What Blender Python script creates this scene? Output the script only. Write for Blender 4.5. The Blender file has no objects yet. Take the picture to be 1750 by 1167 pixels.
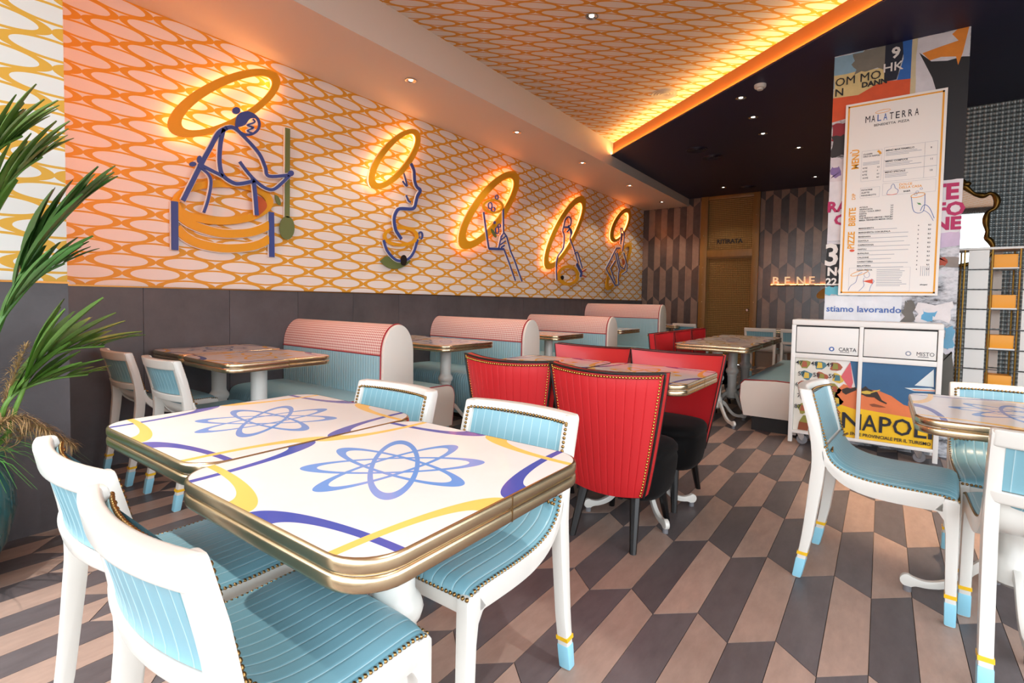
import bpy, bmesh, math, random
from mathutils import Matrix, Vector
R = random.Random(7)
S = bpy.context.scene
PI = math.pi

# ---------------------------------------------------------------- camera, world, lamps, exposure
CAM = Vector((4.3375, 0.0, 1.2))
YAW, PITCH, ROLL, FPX, PYX = 0.6276, 0.0400, -0.0176, 871.67, 548.77
fw = Vector((-math.sin(YAW)*math.cos(PITCH), math.cos(YAW)*math.cos(PITCH), -math.sin(PITCH)))
rt0 = Vector((math.cos(YAW), math.sin(YAW), 0)); dn0 = fw.cross(rt0)
rt = rt0*math.cos(ROLL) + dn0*math.sin(ROLL); dn = -rt0*math.sin(ROLL) + dn0*math.cos(ROLL)
cd = bpy.data.cameras.new('camera'); co = bpy.data.objects.new('camera', cd); S.collection.objects.link(co)
co.matrix_world = Matrix(((rt.x, -dn.x, -fw.x, CAM.x), (rt.y, -dn.y, -fw.y, CAM.y), (rt.z, -dn.z, -fw.z, CAM.z), (0, 0, 0, 1)))
cd.sensor_fit = 'HORIZONTAL'; cd.sensor_width = 36; cd.lens = 36*FPX/1750; cd.shift_y = -(583.5-PYX)/1750
cd.clip_start = 0.02; cd.clip_end = 200
S.camera = co
w = bpy.data.worlds.new('world'); S.world = w; w.use_nodes = True
bg = w.node_tree.nodes['Background']; bg.inputs[0].default_value = (0.90, 0.95, 1.0, 1); bg.inputs[1].default_value = 4.8
def portal(name, loc, rot, sx, sy):
    l = bpy.data.lights.new(name, 'AREA'); l.shape = 'RECTANGLE'; l.size = sx; l.size_y = sy; l.cycles.is_portal = True
    o = bpy.data.objects.new(name, l); o.location = loc; o.rotation_euler = rot; S.collection.objects.link(o)
portal('window_portal_front', (4.0, -1.45, 1.75), (PI/2, 0, 0), 6.2, 3.4)
portal('window_portal_side', (7.25, 1.2, 1.75), (PI/2, 0, PI/2), 5.0, 3.4)
S.view_settings.view_transform = 'Standard'; S.view_settings.look = 'None'
S.view_settings.exposure = 0.12; S.view_settings.gamma = 1.0; S.view_settings.use_curve_mapping = False
S.cycles.use_denoising = True; S.cycles.max_bounces = 8; S.cycles.diffuse_bounces = 5; S.cycles.sample_clamp_indirect = 8
S.cycles.caustics_reflective = False; S.cycles.caustics_refractive = False

# ---------------------------------------------------------------- materials
def lin(h):
    if isinstance(h, str): h = [int(h[i:i+2], 16)/255 for i in (0, 2, 4)]
    else: h = [c/255 for c in h]
    return tuple(c/12.92 if c <= .04045 else ((c+.055)/1.055)**2.4 for c in h)
MATS = {}
def mat(name, col, rough=.5, metal=0, noise=0, nscale=8, bump=0, bscale=60, coat=0, stretch=(1, 1, 1), rand=0, spec=.5, sheen=0):
    m = bpy.data.materials.new(name); m.use_nodes = True; nt = m.node_tree; b = nt.nodes['Principled BSDF']
    c = lin(col); b.inputs['Base Color'].default_value = (*c, 1); b.inputs['Roughness'].default_value = rough
    b.inputs['Metallic'].default_value = metal; b.inputs['Coat Weight'].default_value = coat; b.inputs['Coat Roughness'].default_value = .04
    b.inputs['Specular IOR Level'].default_value = spec; b.inputs['Sheen Weight'].default_value = sheen
    N = nt.nodes.new; L = nt.links.new
    if noise or bump or rand:
        tc = N('ShaderNodeTexCoord'); mp = N('ShaderNodeMapping'); mp.inputs['Scale'].default_value = stretch; L(tc.outputs['Object'], mp.inputs[0])
    last = None
    if noise:
        if rand:
            oi = N('ShaderNodeObjectInfo'); ad = N('ShaderNodeVectorMath'); ad.operation = 'MULTIPLY_ADD'
            cb = N('ShaderNodeCombineXYZ'); L(oi.outputs['Random'], cb.inputs[0]); L(oi.outputs['Random'], cb.inputs[1])
            ad.inputs[1].default_value = (40, 40, 40); L(cb.outputs[0], ad.inputs[0]); L(mp.outputs[0], ad.inputs[2]); vec = ad.outputs[0]
        else: vec = mp.outputs[0]
        nz = N('ShaderNodeTexNoise'); nz.inputs['Scale'].default_value = nscale; nz.inputs['Detail'].default_value = 6; nz.inputs['Roughness'].default_value = .65; L(vec, nz.inputs['Vector'])
        mr = N('ShaderNodeMapRange'); mr.inputs[1].default_value = .3; mr.inputs[2].default_value = .7; mr.inputs[3].default_value = 1-noise; mr.inputs[4].default_value = 1+noise; L(nz.outputs[0], mr.inputs[0])
        fac = mr.outputs[0]
        if rand:
            m2 = N('ShaderNodeMapRange'); m2.inputs[3].default_value = 1-rand; m2.inputs[4].default_value = 1+rand; L(oi.outputs['Random'], m2.inputs[0])
            mu = N('ShaderNodeMath'); mu.operation = 'MULTIPLY'; L(fac, mu.inputs[0]); L(m2.outputs[0], mu.inputs[1]); fac = mu.outputs[0]
        vm = N('ShaderNodeVectorMath'); vm.operation = 'SCALE'; vm.inputs[0].default_value = c; L(fac, vm.inputs['Scale']); L(vm.outputs[0], b.inputs['Base Color'])
    if bump:
        bn = N('ShaderNodeTexNoise'); bn.inputs['Scale'].default_value = bscale; bn.inputs['Detail'].default_value = 3; L(mp.outputs[0], bn.inputs['Vector'])
        bp = N('ShaderNodeBump'); bp.inputs['Strength'].default_value = bump; bp.inputs['Distance'].default_value = .004; L(bn.outputs[0], bp.inputs['Height']); L(bp.outputs[0], b.inputs['Normal'])
    MATS[name] = m; return m
def emit_lin(name, c, strength):
    m = mat(name, 'e8d8b8', .5); b = m.node_tree.nodes['Principled BSDF']; b.inputs['Emission Color'].default_value = (*c, 1); b.inputs['Emission Strength'].default_value = strength; return m
class NG:                                     # small expression helper for node maths
    def __init__(s, m): s.nt = m.node_tree; s.N = s.nt.nodes.new; s.L = s.nt.links.new
    def f(s, op, *a):
        n = s.N('ShaderNodeMath'); n.operation = op
        for i, x in enumerate(a):
            if isinstance(x, (int, float)): n.inputs[i].default_value = x
            else: s.L(x, n.inputs[i])
        return n.outputs[0]
    def mix(s, fac, a, b):
        n = s.N('ShaderNodeMix'); n.data_type = 'RGBA'; n.clamp_factor = True
        if isinstance(fac, (int, float)): n.inputs[0].default_value = fac
        else: s.L(fac, n.inputs[0])
        for i, x in ((6, a), (7, b)):
            if isinstance(x, tuple): n.inputs[i].default_value = (*x, 1)
            else: s.L(x, n.inputs[i])
        return n.outputs[2]
    def ring(s, u, v, a, b, ai, bi):          # 1 inside the outer ellipse and outside the inner one
        q = lambda A, B: s.f('ADD', s.f('POWER', s.f('DIVIDE', s.f('ABSOLUTE', u), A), 2), s.f('POWER', s.f('DIVIDE', s.f('ABSOLUTE', v), B), 2))
        return s.f('MULTIPLY', s.f('LESS_THAN', q(a, b), 1), s.f('GREATER_THAN', q(ai, bi), 1))
    def base(s, out, rough=None):
        s.L(out, s.nt.nodes['Principled BSDF'].inputs['Base Color'])
def wallpaper(name, uo, vo, axis, white, gold):
    m = mat(name, white, .55); g = NG(m)
    geo = g.N('ShaderNodeNewGeometry'); sp = g.N('ShaderNodeSeparateXYZ'); g.L(geo.outputs['Position'], sp.inputs[0])
    if axis == 'wall': u, v = sp.outputs[1], sp.outputs[2]
    else:
        c_, s_ = .754, .657
        u = g.f('ADD', g.f('MULTIPLY', sp.outputs[0], c_), g.f('MULTIPLY', sp.outputs[1], s_)); v = g.f('SUBTRACT', g.f('MULTIPLY', sp.outputs[1], c_), g.f('MULTIPLY', sp.outputs[0], s_))
    P, Q = .4125, .1756; tot = None
    for k in (0, .5):
        du = g.f('MULTIPLY', g.f('SUBTRACT', g.f('FRACT', g.f('ADD', g.f('DIVIDE', g.f('SUBTRACT', u, uo), P), k+20)), .5), P)
        dv = g.f('MULTIPLY', g.f('SUBTRACT', g.f('FRACT', g.f('ADD', g.f('DIVIDE', g.f('SUBTRACT', v, vo), Q), k+20.5)), .5), Q)
        r = g.ring(du, dv, .2085, .0525, .157, .0405); tot = r if tot is None else g.f('MAXIMUM', tot, r)
    g.base(g.mix(tot, lin(white), lin(gold))); return m
mat('wainscot', '524e51', .45, noise=.22, nscale=3.5, bump=.12, bscale=25, rand=.06)
mat('plaster', 'd9cfc6', .7); mat('dark_ceiling', '1a153d', .5); mat('fascia', '8f4f22', .5); mat('seam', '2b2829', .7); mat('brass_trim', 'a8743c', .35, 1)
wallpaper('wallpaper_wall', 1.0915, 1.4345, 'wall', 'ede4df', 'e3a02c'); wallpaper('wallpaper_pier', .735, 1.435, 'wall', 'eceeea', 'e6b13c')
wallpaper('wallpaper_ceiling', 1.616*.754+3.31*.657, 3.31*.754-1.616*.657, 'ceiling', 'e6dbd2', 'dd9426')
mat('tile_dark', '5d5759', .42, noise=.16, nscale=9, stretch=(2.5, .8, 2.5), rand=.13, bump=.06, bscale=40); mat('tile_light', 'a38c80', .42, noise=.13, nscale=9, stretch=(2.5, .8, 2.5), rand=.1, bump=.06, bscale=40)
mat('walltile_dark', '544a49', .24, noise=.16, nscale=9, rand=.13); mat('walltile_light', '8f776a', .24, noise=.13, nscale=9, rand=.1); mat('grout', '8b7d73', .85)
mat('white_paint', 'dedcd5', .3, coat=.25); mat('blue_vinyl', '7cacba', .36, noise=.03, nscale=3, coat=.1); mat('tip_blue', '8fcbe0', .35); mat('tip_yellow', 'e8b821', .35)
mat('nail_bronze', '9a7a4c', .3, 1); mat('nail_gold', 'c9a352', .25, 1); mat('brass', 'd3bf9d', .27, 1, noise=.05, nscale=20); mat('brass_line', '7d6344', .45, 1)
mat('red_leather', 'c8242a', .4, bump=.1, bscale=250, coat=.05); mat('black_velvet', '070607', .75, sheen=.03, spec=.15); mat('black_lacquer', '0a090a', .35); mat('black_piping', '15100f', .5)
mat('booth_vinyl_lit', '9cc4ce', .38, noise=.03, nscale=3); mat('white_vinyl', 'e4ddd3', .4, bump=.1, bscale=12); mat('red_piping', 'a3202c', .4); mat('plinth', '1c1a1a', .6)  # booth and bench blue: chair blue made paler, the light there put into the colour
mat('gold_wood', '94682f', .42, noise=.12, nscale=14, stretch=(1, 1, .2)); mat('sign_black', '1d1712', .6)
mat('print_yellow', 'f1b33a', .5); mat('figure_blue', '3d4f94', .5); mat('figure_yellow', 'e8a31d', .5); mat('figure_green', '6b7746', .5); mat('figure_red', 'd0602f', .5); mat('figure_black', '1c1512', .5); mat('figure_rim', 'f2ece6', .5)
emit_lin('led_warm', (1, .42, .14), 11); emit_lin('led_orange', (1, .30, .07), 9); emit_lin('led_pier', (1, .27, .08), 45); emit_lin('led_cove', (1, .60, .19), 62); emit_lin('led_shelf', (1, .36, .06), 26); emit_lin('lamp_glow', (1, .93, .82), 6); emit_lin('bulb_letter', (1, .62, .35), .55)
mat('chrome', 'c8c8c8', .15, 1); mat('white_plastic', 'e9e7e2', .4); mat('rubber', '77767a', .6)
mat('menu_white', 'f0ece6', .4); mat('ink', '20202a', .6); mat('ink_blue', '2f5fa8', .6); mat('ink_gold', 'eda52f', .6); mat('ink_grey', '9aa0ad', .6); mat('ink_red', 'e0573c', .6); mat('ink_green', '5f9a5a', .6)
mat('mirror_glass', 'dfe3e3', .02, 1); mat('gilt', '80602f', .4, 1, noise=.2, nscale=12)
mat('leaf', '668f3e', .45, noise=.25, nscale=4, rand=.0); mat('leaf_dark', '4a7837', .5, noise=.25, nscale=4); mat('grass', '3f7a34', .5, noise=.3, nscale=12); mat('plume', 'a98a5f', .8, noise=.2, nscale=20); mat('pot_glaze', '22696f', .2, coat=.6); mat('soil', '3b2d22', .9)
mat('rack_white', 'e3e0da', .4); mat('rack_orange', 'f2a01d', .45); mat('rack_rod', 'a4803e', .3, 1); mat('rack_bar', '2a2422', .5); mat('vent_grey', 'd8cdbf', .5); mat('vent_dark', '221d33', .5)
mat('frame_dark', '3a3a3c', .5); mat('plain_wall', '6a6461', .7); mat('detector', 'dedad2', .5); mat('door_gap', '120d08', .8)
# patterned ones
def door_pattern():
    m = mat('door_relief', '8c6a36', .42, .55); g = NG(m); tc = g.N('ShaderNodeTexCoord'); sp = g.N('ShaderNodeSeparateXYZ'); g.L(tc.outputs['Object'], sp.inputs[0])
    u, v = sp.outputs[0], sp.outputs[2]; k = 2*PI/.06
    a = g.f('MULTIPLY', g.f('COSINE', g.f('MULTIPLY', g.f('ADD', u, g.f('MULTIPLY', v, .8)), k)), g.f('COSINE', g.f('MULTIPLY', g.f('SUBTRACT', u, g.f('MULTIPLY', v, .8)), k)))
    fac = g.f('MULTIPLY_ADD', a, .5, .5); g.base(g.mix(fac, lin('5f4726'), lin('a98247')))
    bp = g.N('ShaderNodeBump'); bp.inputs['Strength'].default_value = .8; bp.inputs['Distance'].default_value = .01; g.L(fac, bp.inputs['Height']); g.L(bp.outputs[0], m.node_tree.nodes['Principled BSDF'].inputs['Normal'])
door_pattern()
def metal_pattern():
    m = mat('pressed_metal', '8f9a9a', .32, .5); g = NG(m); tc = g.N('ShaderNodeTexCoord'); sp = g.N('ShaderNodeSeparateXYZ'); g.L(tc.outputs['Object'], sp.inputs[0])
    u, v = sp.outputs[0], sp.outputs[2]; k = 2*PI/.09
    a = g.f('MULTIPLY', g.f('SINE', g.f('MULTIPLY', g.f('ADD', u, v), k)), g.f('SINE', g.f('MULTIPLY', g.f('SUBTRACT', u, v), k)))
    fac = g.f('MULTIPLY_ADD', a, .5, .5); g.base(g.mix(fac, lin('59666a'), lin('cfdbdb')))
    bp = g.N('ShaderNodeBump'); bp.inputs['Strength'].default_value = 1; bp.inputs['Distance'].default_value = .012; g.L(fac, bp.inputs['Height']); g.L(bp.outputs[0], m.node_tree.nodes['Principled BSDF'].inputs['Normal'])
metal_pattern()
def gingham():
    m = mat('gingham', 'e9a79a', .5); g = NG(m); tc = g.N('ShaderNodeTexCoord'); sp = g.N('ShaderNodeSeparateXYZ'); g.L(tc.outputs['UV'], sp.inputs[0])
    st = lambda x: g.f('LESS_THAN', g.f('FRACT', g.f('DIVIDE', x, .021)), .5)
    s = g.f('MULTIPLY', g.f('ADD', st(sp.outputs[0]), st(sp.outputs[1])), .5)
    g.base(g.mix(s, lin('f4e6de'), lin('c46f66')))
gingham()
def paper(name, white):
    m = mat(name, white, .6); g = NG(m); tc = g.N('ShaderNodeTexCoord'); nz = g.N('ShaderNodeTexNoise'); nz.inputs['Scale'].default_value = 5; nz.inputs['Detail'].default_value = 8; nz.inputs['Roughness'].default_value = .7; mp = g.N('ShaderNodeMapping'); mp.inputs['Scale'].default_value = (1, 1, 2.2)
    g.L(tc.outputs['Object'], mp.inputs[0]); g.L(mp.outputs[0], nz.inputs['Vector']); cr = g.N('ShaderNodeValToRGB'); e = cr.color_ramp.elements
    e[0].position = .36; e[0].color = (*lin('3a3a3c'), 1); e[1].position = .46; e[1].color = (*lin('b7b9bf'), 1)
    x = e.new(.55); x.color = (*lin(white), 1); x = e.new(.66); x.color = (*lin('d7cfd8'), 1); x = e.new(.74); x.color = (*lin('6fa5c4'), 1)
    g.L(nz.outputs[0], cr.inputs[0]); g.base(cr.outputs[0])
paper('torn_paper', 'd9dade')
def tabletop(name, flower, swap=False):
    m = mat(name, 'e9e6e3', .12, coat=.08, spec=.3); g = NG(m); tc = g.N('ShaderNodeTexCoord'); sp = g.N('ShaderNodeSeparateXYZ'); g.L(tc.outputs['Object'], sp.inputs[0]); x, y = g.f('DIVIDE', sp.outputs[0], .952), g.f('DIVIDE', sp.outputs[1], .952)
    nz = g.N('ShaderNodeTexNoise'); nz.inputs['Scale'].default_value = 5; nz.inputs['Detail'].default_value = 4; nz.inputs['Distortion'].default_value = 1.5; g.L(tc.outputs['Object'], nz.inputs['Vector'])
    col = g.mix(g.f('MULTIPLY', nz.outputs[0], .5), lin('e2dfdc'), lin('d5cecb'))
    fl = None
    for a in (0, 45, 90, 135):
        c_, s_ = math.cos(math.radians(a)), math.sin(math.radians(a))
        u = g.f('ADD', g.f('MULTIPLY', x, c_), g.f('MULTIPLY', y, s_)); v = g.f('SUBTRACT', g.f('MULTIPLY', y, c_), g.f('MULTIPLY', x, s_))
        r = g.ring(u, v, .228, .062, .188, .050); fl = r if fl is None else g.f('MAXIMUM', fl, r)
    col = g.mix(fl, col, lin(flower))
    X, Y = .35, .372; yel, nav = [], []
    for sx, sy, cx_ in ((1, 1, 'y'), (-1, 1, 'n'), (-1, -1, 'y'), (1, -1, 'n')):
        dx = g.f('SUBTRACT', x, sx*X); dy = g.f('SUBTRACT', y, sy*Y)
        rx = g.ring(dx, dy, .349, .094, .268, .074); ry = g.ring(dy, dx, .371, .094, .288, .074)
        (yel if cx_ == 'y' else nav).append(rx); (nav if cx_ == 'y' else yel).append(ry)
    mx = lambda l: g.f('MAXIMUM', g.f('MAXIMUM', l[0], l[1]), g.f('MAXIMUM', l[2], l[3]))
    if swap: yel, nav = nav, yel
    col = g.mix(mx(nav), col, lin('3f51a6')); col = g.mix(mx(yel), col, lin('f3c063')); g.base(col)
tabletop('tabletop_blue', '5f8fd0'); tabletop('tabletop_yellow', 'f0b94e', True)

def stitched():
    m = mat('blue_stitched', '7cacba', .36, coat=.1); g = NG(m); tc = g.N('ShaderNodeTexCoord'); sp = g.N('ShaderNodeSeparateXYZ'); g.L(tc.outputs['Object'], sp.inputs[0])
    t = g.f('ABSOLUTE', g.f('SUBTRACT', g.f('FRACT', g.f('ADD', g.f('DIVIDE', sp.outputs[0], .034), 20.5)), .5))
    g.base(g.mix(g.f('LESS_THAN', t, .035), lin('7cacba'), lin('a9c9d1')))
stitched()

# ---------------------------------------------------------------- mesh helpers
C = S.collection
class MB:
    def __init__(s): s.v = []; s.f = []; s.uv = {}
    def add(s, vs, fs):
        n = len(s.v); s.v += [tuple(p) for p in vs]; s.f += [tuple(i+n for i in f) for f in fs]; return s
    def box(s, x0, x1, y0, y1, z0, z1):
        return s.add([(x0, y0, z0), (x1, y0, z0), (x1, y1, z0), (x0, y1, z0), (x0, y0, z1), (x1, y0, z1), (x1, y1, z1), (x0, y1, z1)], [(0, 3, 2, 1), (4, 5, 6, 7), (0, 1, 5, 4), (1, 2, 6, 5), (2, 3, 7, 6), (3, 0, 4, 7)])
    def prism(s, poly, a, b, ax='z'):         # polygon (p, q) extruded a..b along ax
        n = len(poly); P = {'z': lambda p, q, t: (p, q, t), 'y': lambda p, q, t: (p, t, q), 'x': lambda p, q, t: (t, p, q)}[ax]
        ar = sum(poly[i][0]*poly[(i+1) % n][1]-poly[(i+1) % n][0]*poly[i][1] for i in range(n))
        if (ar < 0) != (ax == 'y'): poly = poly[::-1]
        vs = [P(p, q, a) for p, q in poly]+[P(p, q, b) for p, q in poly]
        return s.add(vs, [tuple(range(n))[::-1], tuple(range(n, 2*n))]+[(i, (i+1) % n, n+(i+1) % n, n+i) for i in range(n)])
    def lathe(s, prof, n=20, c=(0, 0)):
        vs = [(c[0]+r*math.cos(2*PI*k/n), c[1]+r*math.sin(2*PI*k/n), z) for r, z in prof for k in range(n)]; m = len(prof)
        fs = [(j*n+k, j*n+(k+1) % n, (j+1)*n+(k+1) % n, (j+1)*n+k) for j in range(m-1) for k in range(n)]
        fs += [tuple(range(n))[::-1], tuple((m-1)*n+k for k in range(n))]; return s.add(vs, fs)
    def tube(s, pts, r, n=8, closed=False):
        pts = [Vector(p) for p in pts]; m = len(pts); rr = r if isinstance(r, (list, tuple)) else [r]*m; vs = []; up = Vector((0, 0, 1)); N = None
        for i, p in enumerate(pts):
            t = (pts[(i+1) % m]-pts[i-1]) if closed else (pts[min(i+1, m-1)]-pts[max(i-1, 0)]); t.normalize()
            if N is None:
                N = t.cross(up)
                if N.length < .1: N = t.cross(Vector((1, 0, 0)))
            N = (N-t*N.dot(t)).normalized(); B = t.cross(N)
            vs += [p+(N*math.cos(2*PI*k/n)+B*math.sin(2*PI*k/n))*rr[i] for k in range(n)]
        e = m if closed else m-1
        fs = [(i*n+k, i*n+(k+1) % n, ((i+1) % m)*n+(k+1) % n, ((i+1) % m)*n+k) for i in range(e) for k in range(n)]
        if not closed: fs += [tuple(range(n))[::-1], tuple((m-1)*n+k for k in range(n))]
        return s.add(vs, fs)
    def grid(s, fn, nu, nv, cu=False):        # fn(i, j) -> point
        n = len(s.v); s.v += [tuple(fn(i, j)) for i in range(nu) for j in range(nv)]
        s.f += [(n+i*nv+j, n+((i+1) % nu)*nv+j, n+((i+1) % nu)*nv+j+1, n+i*nv+j+1) for i in range(nu if cu else nu-1) for j in range(nv-1)]; return s
    def ball(s, c, r, n=6, m=4):
        rx, ry, rz = r if isinstance(r, tuple) else (r, r, r)
        vs = [(c[0], c[1], c[2]-rz)]; vs += [(c[0]+rx*math.sin(PI*j/m)*math.cos(2*PI*k/n), c[1]+ry*math.sin(PI*j/m)*math.sin(2*PI*k/n), c[2]-rz*math.cos(PI*j/m)) for j in range(1, m) for k in range(n)]; vs.append((c[0], c[1], c[2]+rz))
        fs = [(0, 1+(k+1) % n, 1+k) for k in range(n)]+[(1+j*n+k, 1+j*n+(k+1) % n, 1+(j+1)*n+(k+1) % n, 1+(j+1)*n+k) for j in range(m-2) for k in range(n)]+[(len(vs)-1, 1+(m-2)*n+k, 1+(m-2)*n+(k+1) % n) for k in range(n)]
        return s.add(vs, fs)
    def mesh(s, name, bevel=0, seg=2, smooth=35, fix=False):
        me = bpy.data.meshes.new(name); me.from_pydata(s.v, [], s.f)
        if bevel or fix:
            bm = bmesh.new(); bm.from_mesh(me)
            if fix: bmesh.ops.recalc_face_normals(bm, faces=bm.faces)
            if bevel:
                es = [e for e in bm.edges if len(e.link_faces) == 2 and e.calc_face_angle(0) > .5]
                bmesh.ops.bevel(bm, geom=es, offset=bevel, segments=seg, affect='EDGES', profile=.6, clamp_overlap=True)
            bm.to_mesh(me); bm.free()
        me.update()
        if smooth:
            me.polygons.foreach_set('use_smooth', [True]*len(me.polygons)); me.set_sharp_from_angle(angle=math.radians(smooth))
        return me
def link(name, me, m, parent=None, loc=None, rot=None):
    o = bpy.data.objects.new(name, me); C.objects.link(o)
    if m and not me.materials: me.materials.append(MATS[m])
    if parent: o.parent = parent
    if loc: o.location = loc
    if rot: o.rotation_euler = rot
    return o
def ob(name, mb, m, parent=None, bevel=0, seg=2, smooth=35, fix=False, loc=None, rot=None):
    return link(name, mb.mesh(name, bevel, seg, smooth, fix), m, parent, loc, rot)
def tag(o, label, cat, group=None):
    o['label'] = label; o['category'] = cat
    if group: o['group'] = group
    return o
def thing(name, label, cat, loc=(0, 0, 0), rz=0, group=None):
    o = bpy.data.objects.new(name, None); C.objects.link(o); o.location = loc; o.rotation_euler = (0, 0, rz); o.empty_display_size = .1
    return tag(o, label, cat, group)
def struct(o): o['kind'] = 'structure'; return o
def stuff(o): o['kind'] = 'stuff'; return o
def copy_tree(o, parent=None):
    c = o.copy(); C.objects.link(c)
    if parent: c.parent = parent
    for ch in list(o.children): copy_tree(ch, c)
    return c
def text(name, body, size, m, parent, loc, rot=(PI/2, 0, 0), ext=.0015, bold=0, sx=1, align='LEFT', w=None):
    cu = bpy.data.curves.new(name, 'FONT'); cu.body = body; cu.size = size; cu.extrude = ext; cu.offset = bold; cu.align_x = align; cu.resolution_u = 2
    t = bpy.data.objects.new(name, cu); C.objects.link(t); bpy.context.view_layer.update()
    me = bpy.data.meshes.new_from_object(t.evaluated_get(bpy.context.evaluated_depsgraph_get())); bpy.data.objects.remove(t); bpy.data.curves.remove(cu)
    me.materials.clear()
    if w:
        xs = [v.co.x for v in me.vertices]; a = min(xs); k = w/(max(xs)-a)
        for v in me.vertices: v.co.x = (v.co.x-a)*k
    o = link(name, me, m, parent, loc, rot); o.scale = (sx, 1, 1); return o
def rrect(x0, x1, y0, y1, r, n=6):
    out = []
    for cx, cy, a0 in ((x1-r, y1-r, 0), (x0+r, y1-r, 90), (x0+r, y0+r, 180), (x1-r, y0+r, 270)):
        out += [(cx+r*math.cos(math.radians(a0+90*k/n)), cy+r*math.sin(math.radians(a0+90*k/n))) for k in range(n+1)]
    return out
def clip(poly, x0, x1, y0, y1):
    for ax, lim, sg in ((0, x0, 1), (0, x1, -1), (1, y0, 1), (1, y1, -1)):
        out = []
        for i, p in enumerate(poly):
            q = poly[(i+1) % len(poly)]; a = (p[ax]-lim)*sg; b = (q[ax]-lim)*sg
            if a >= 0: out.append(p)
            if (a < 0) != (b < 0):
                t = a/(a-b); out.append((p[0]+(q[0]-p[0])*t, p[1]+(q[1]-p[1])*t))
        poly = out
        if len(poly) < 3: return []
    return poly

# ---------------------------------------------------------------- the setting
ZS, ZD, ZC, XS, YB, ZW, PX, PY = 3.2373, 3.389, 3.588, .98, 10.862, 1.2527, .959, .778
XR, YF = 7.2, -1.4
TW, TP, TA = .1362, .656, .115                 # tile width, row pitch, tip height
def proj(p):
    d = Vector(p)-CAM; z = d.dot(fw); return (875+FPX*d.dot(rt)/z, PYX+FPX*d.dot(dn)/z, z) if z > .05 else None
floor = struct(ob('floor', MB().box(0, XR, YF, YB, -.12, -.008), 'grout'))
def tile_poly(cx, y0, side, gap=.0012):
    # half of a long hexagon: tip line at cx, side -1 left, +1 right; lower tip at y0-TA
    xa, xb = (cx-TW+gap, cx-gap) if side < 0 else (cx+gap, cx+TW-gap)
    if side < 0: return [(xa, y0+gap*1.5), (xb, y0-TA+gap*1.5), (xb, y0+TP+TA-TA-gap*1.5), (xa, y0+TP-TA-gap*1.5)]
    return [(xa, y0-TA+gap*1.5), (xb, y0+gap*1.5), (xb, y0+TP-TA-gap*1.5), (xa, y0+TP-gap*1.5)]
def tile_cells(x0, x1, y0, y1, cx0, yv):       # rows of hexagons; row 0 has lower tips at yv-TA and centres cx0+2TW*k
    r0, r1 = int((y0-yv)/TP)-2, int((y1-yv)/TP)+2
    for r in range(r0, r1+1):
        off = cx0+(TW if r % 2 else 0)
        k0, k1 = int((x0-off)/(2*TW))-2, int((x1-off)/(2*TW))+2
        for k in range(k0, k1+1):
            for sd in (-1, 1):
                full = tile_poly(off+2*TW*k, yv+r*TP, sd); cp = clip(full, x0, x1, y0, y1)
                if len(cp) >= 3: yield sd, full, cp, off+2*TW*k, yv+r*TP
tm = {}
for sd in (-1, 1): tm[sd] = MB().prism(tile_poly(0, 0, sd), -.008, 0).mesh('floor_tile', smooth=0)
cells = []
for sd, full, cp, cx, cy in tile_cells(0, XR, YF, YB, 4.481, 2.005):
    ps = [proj((x, y, 0)) for x, y in cp]; sc = 0
    if all(ps):
        q = [(p[0], p[1]) for p in ps]; q = clip(q, 0, 1750, 0, 1167)
        if q: sc = abs(sum(q[i][0]*q[(i+1) % len(q)][1]-q[(i+1) % len(q)][0]*q[i][1] for i in range(len(q))))/2
    # hidden under booths
    mx = sum(p[0] for p in cp)/len(cp); my = sum(p[1] for p in cp)/len(cp)
    if mx < 1.3 and my > 2.05: sc *= .02
    cells.append((sc, sd, full, cp, cx, cy))
cells.sort(key=lambda c: -c[0])
rest = {-1: MB(), 1: MB()}
for i, (sc, sd, full, cp, cx, cy) in enumerate(cells):
    m = 'tile_dark' if sd < 0 else 'tile_light'
    if i < 290 and sc > 0:
        if len(cp) == 4 and all(abs(a[0]-b[0])+abs(a[1]-b[1]) < 1e-6 for a, b in zip(full, cp)): link('floor_tile', tm[sd], m, floor, (cx, cy, 0))
        else: ob('floor_tile', MB().prism(cp, -.008, 0), m, floor, smooth=0)
    else: rest[sd].prism(cp, -.008, 0)
for sd in (-1, 1): stuff(ob('floor_tiling', rest[sd], 'tile_dark' if sd < 0 else 'tile_light', floor, smooth=0))

# left wall, its pier and the panels
wl = struct(ob('wall_left', MB().box(-.15, 0, PY, YB+.2, 0, 3.75), 'wallpaper_wall', smooth=0))
wp = struct(ob('wall_pier', MB().box(-.15, PX, YF, PY, 0, 3.75), 'wallpaper_pier', smooth=0))
def panels(parent, x, y0, y1, z1, pitch, ph):
    k = math.floor((y0-ph)/pitch); pcs = []
    while ph+k*pitch < y1:
        a, b = max(y0, ph+k*pitch)+.0015, min(y1, ph+(k+1)*pitch)-.0015
        if b-a > .02: ob('wainscot_panel', MB().box(x, x+.014, a, b, 0, z1), 'wainscot', parent, smooth=0)
        k += 1
ob('panel_backing', MB().box(0, .004, PY, YB, 0, ZW-.004), 'seam', wl, smooth=0)
panels(wl, .004, PY, YB, ZW-.006, .602, 1.417)
ob('panel_trim', MB().box(0, .022, PY, YB, ZW-.006, ZW+.004), 'brass_trim', wl, smooth=0)
ob('panel_backing', MB().box(PX, PX+.004, YF, PY, 0, ZW-.004), 'seam', wp, smooth=0); panels(wp, PX+.004, YF, PY, ZW-.006, .9, PY-.9)
ob('panel_trim', MB().box(PX, PX+.022, YF, PY+.004, ZW-.006, ZW+.004), 'brass_trim', wp, smooth=0)
ob('led_strip', MB().box(PX-.16, PX-.14, PY, PY+.012, 1.3, ZS-.02), 'led_pier', wp, smooth=0)
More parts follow.
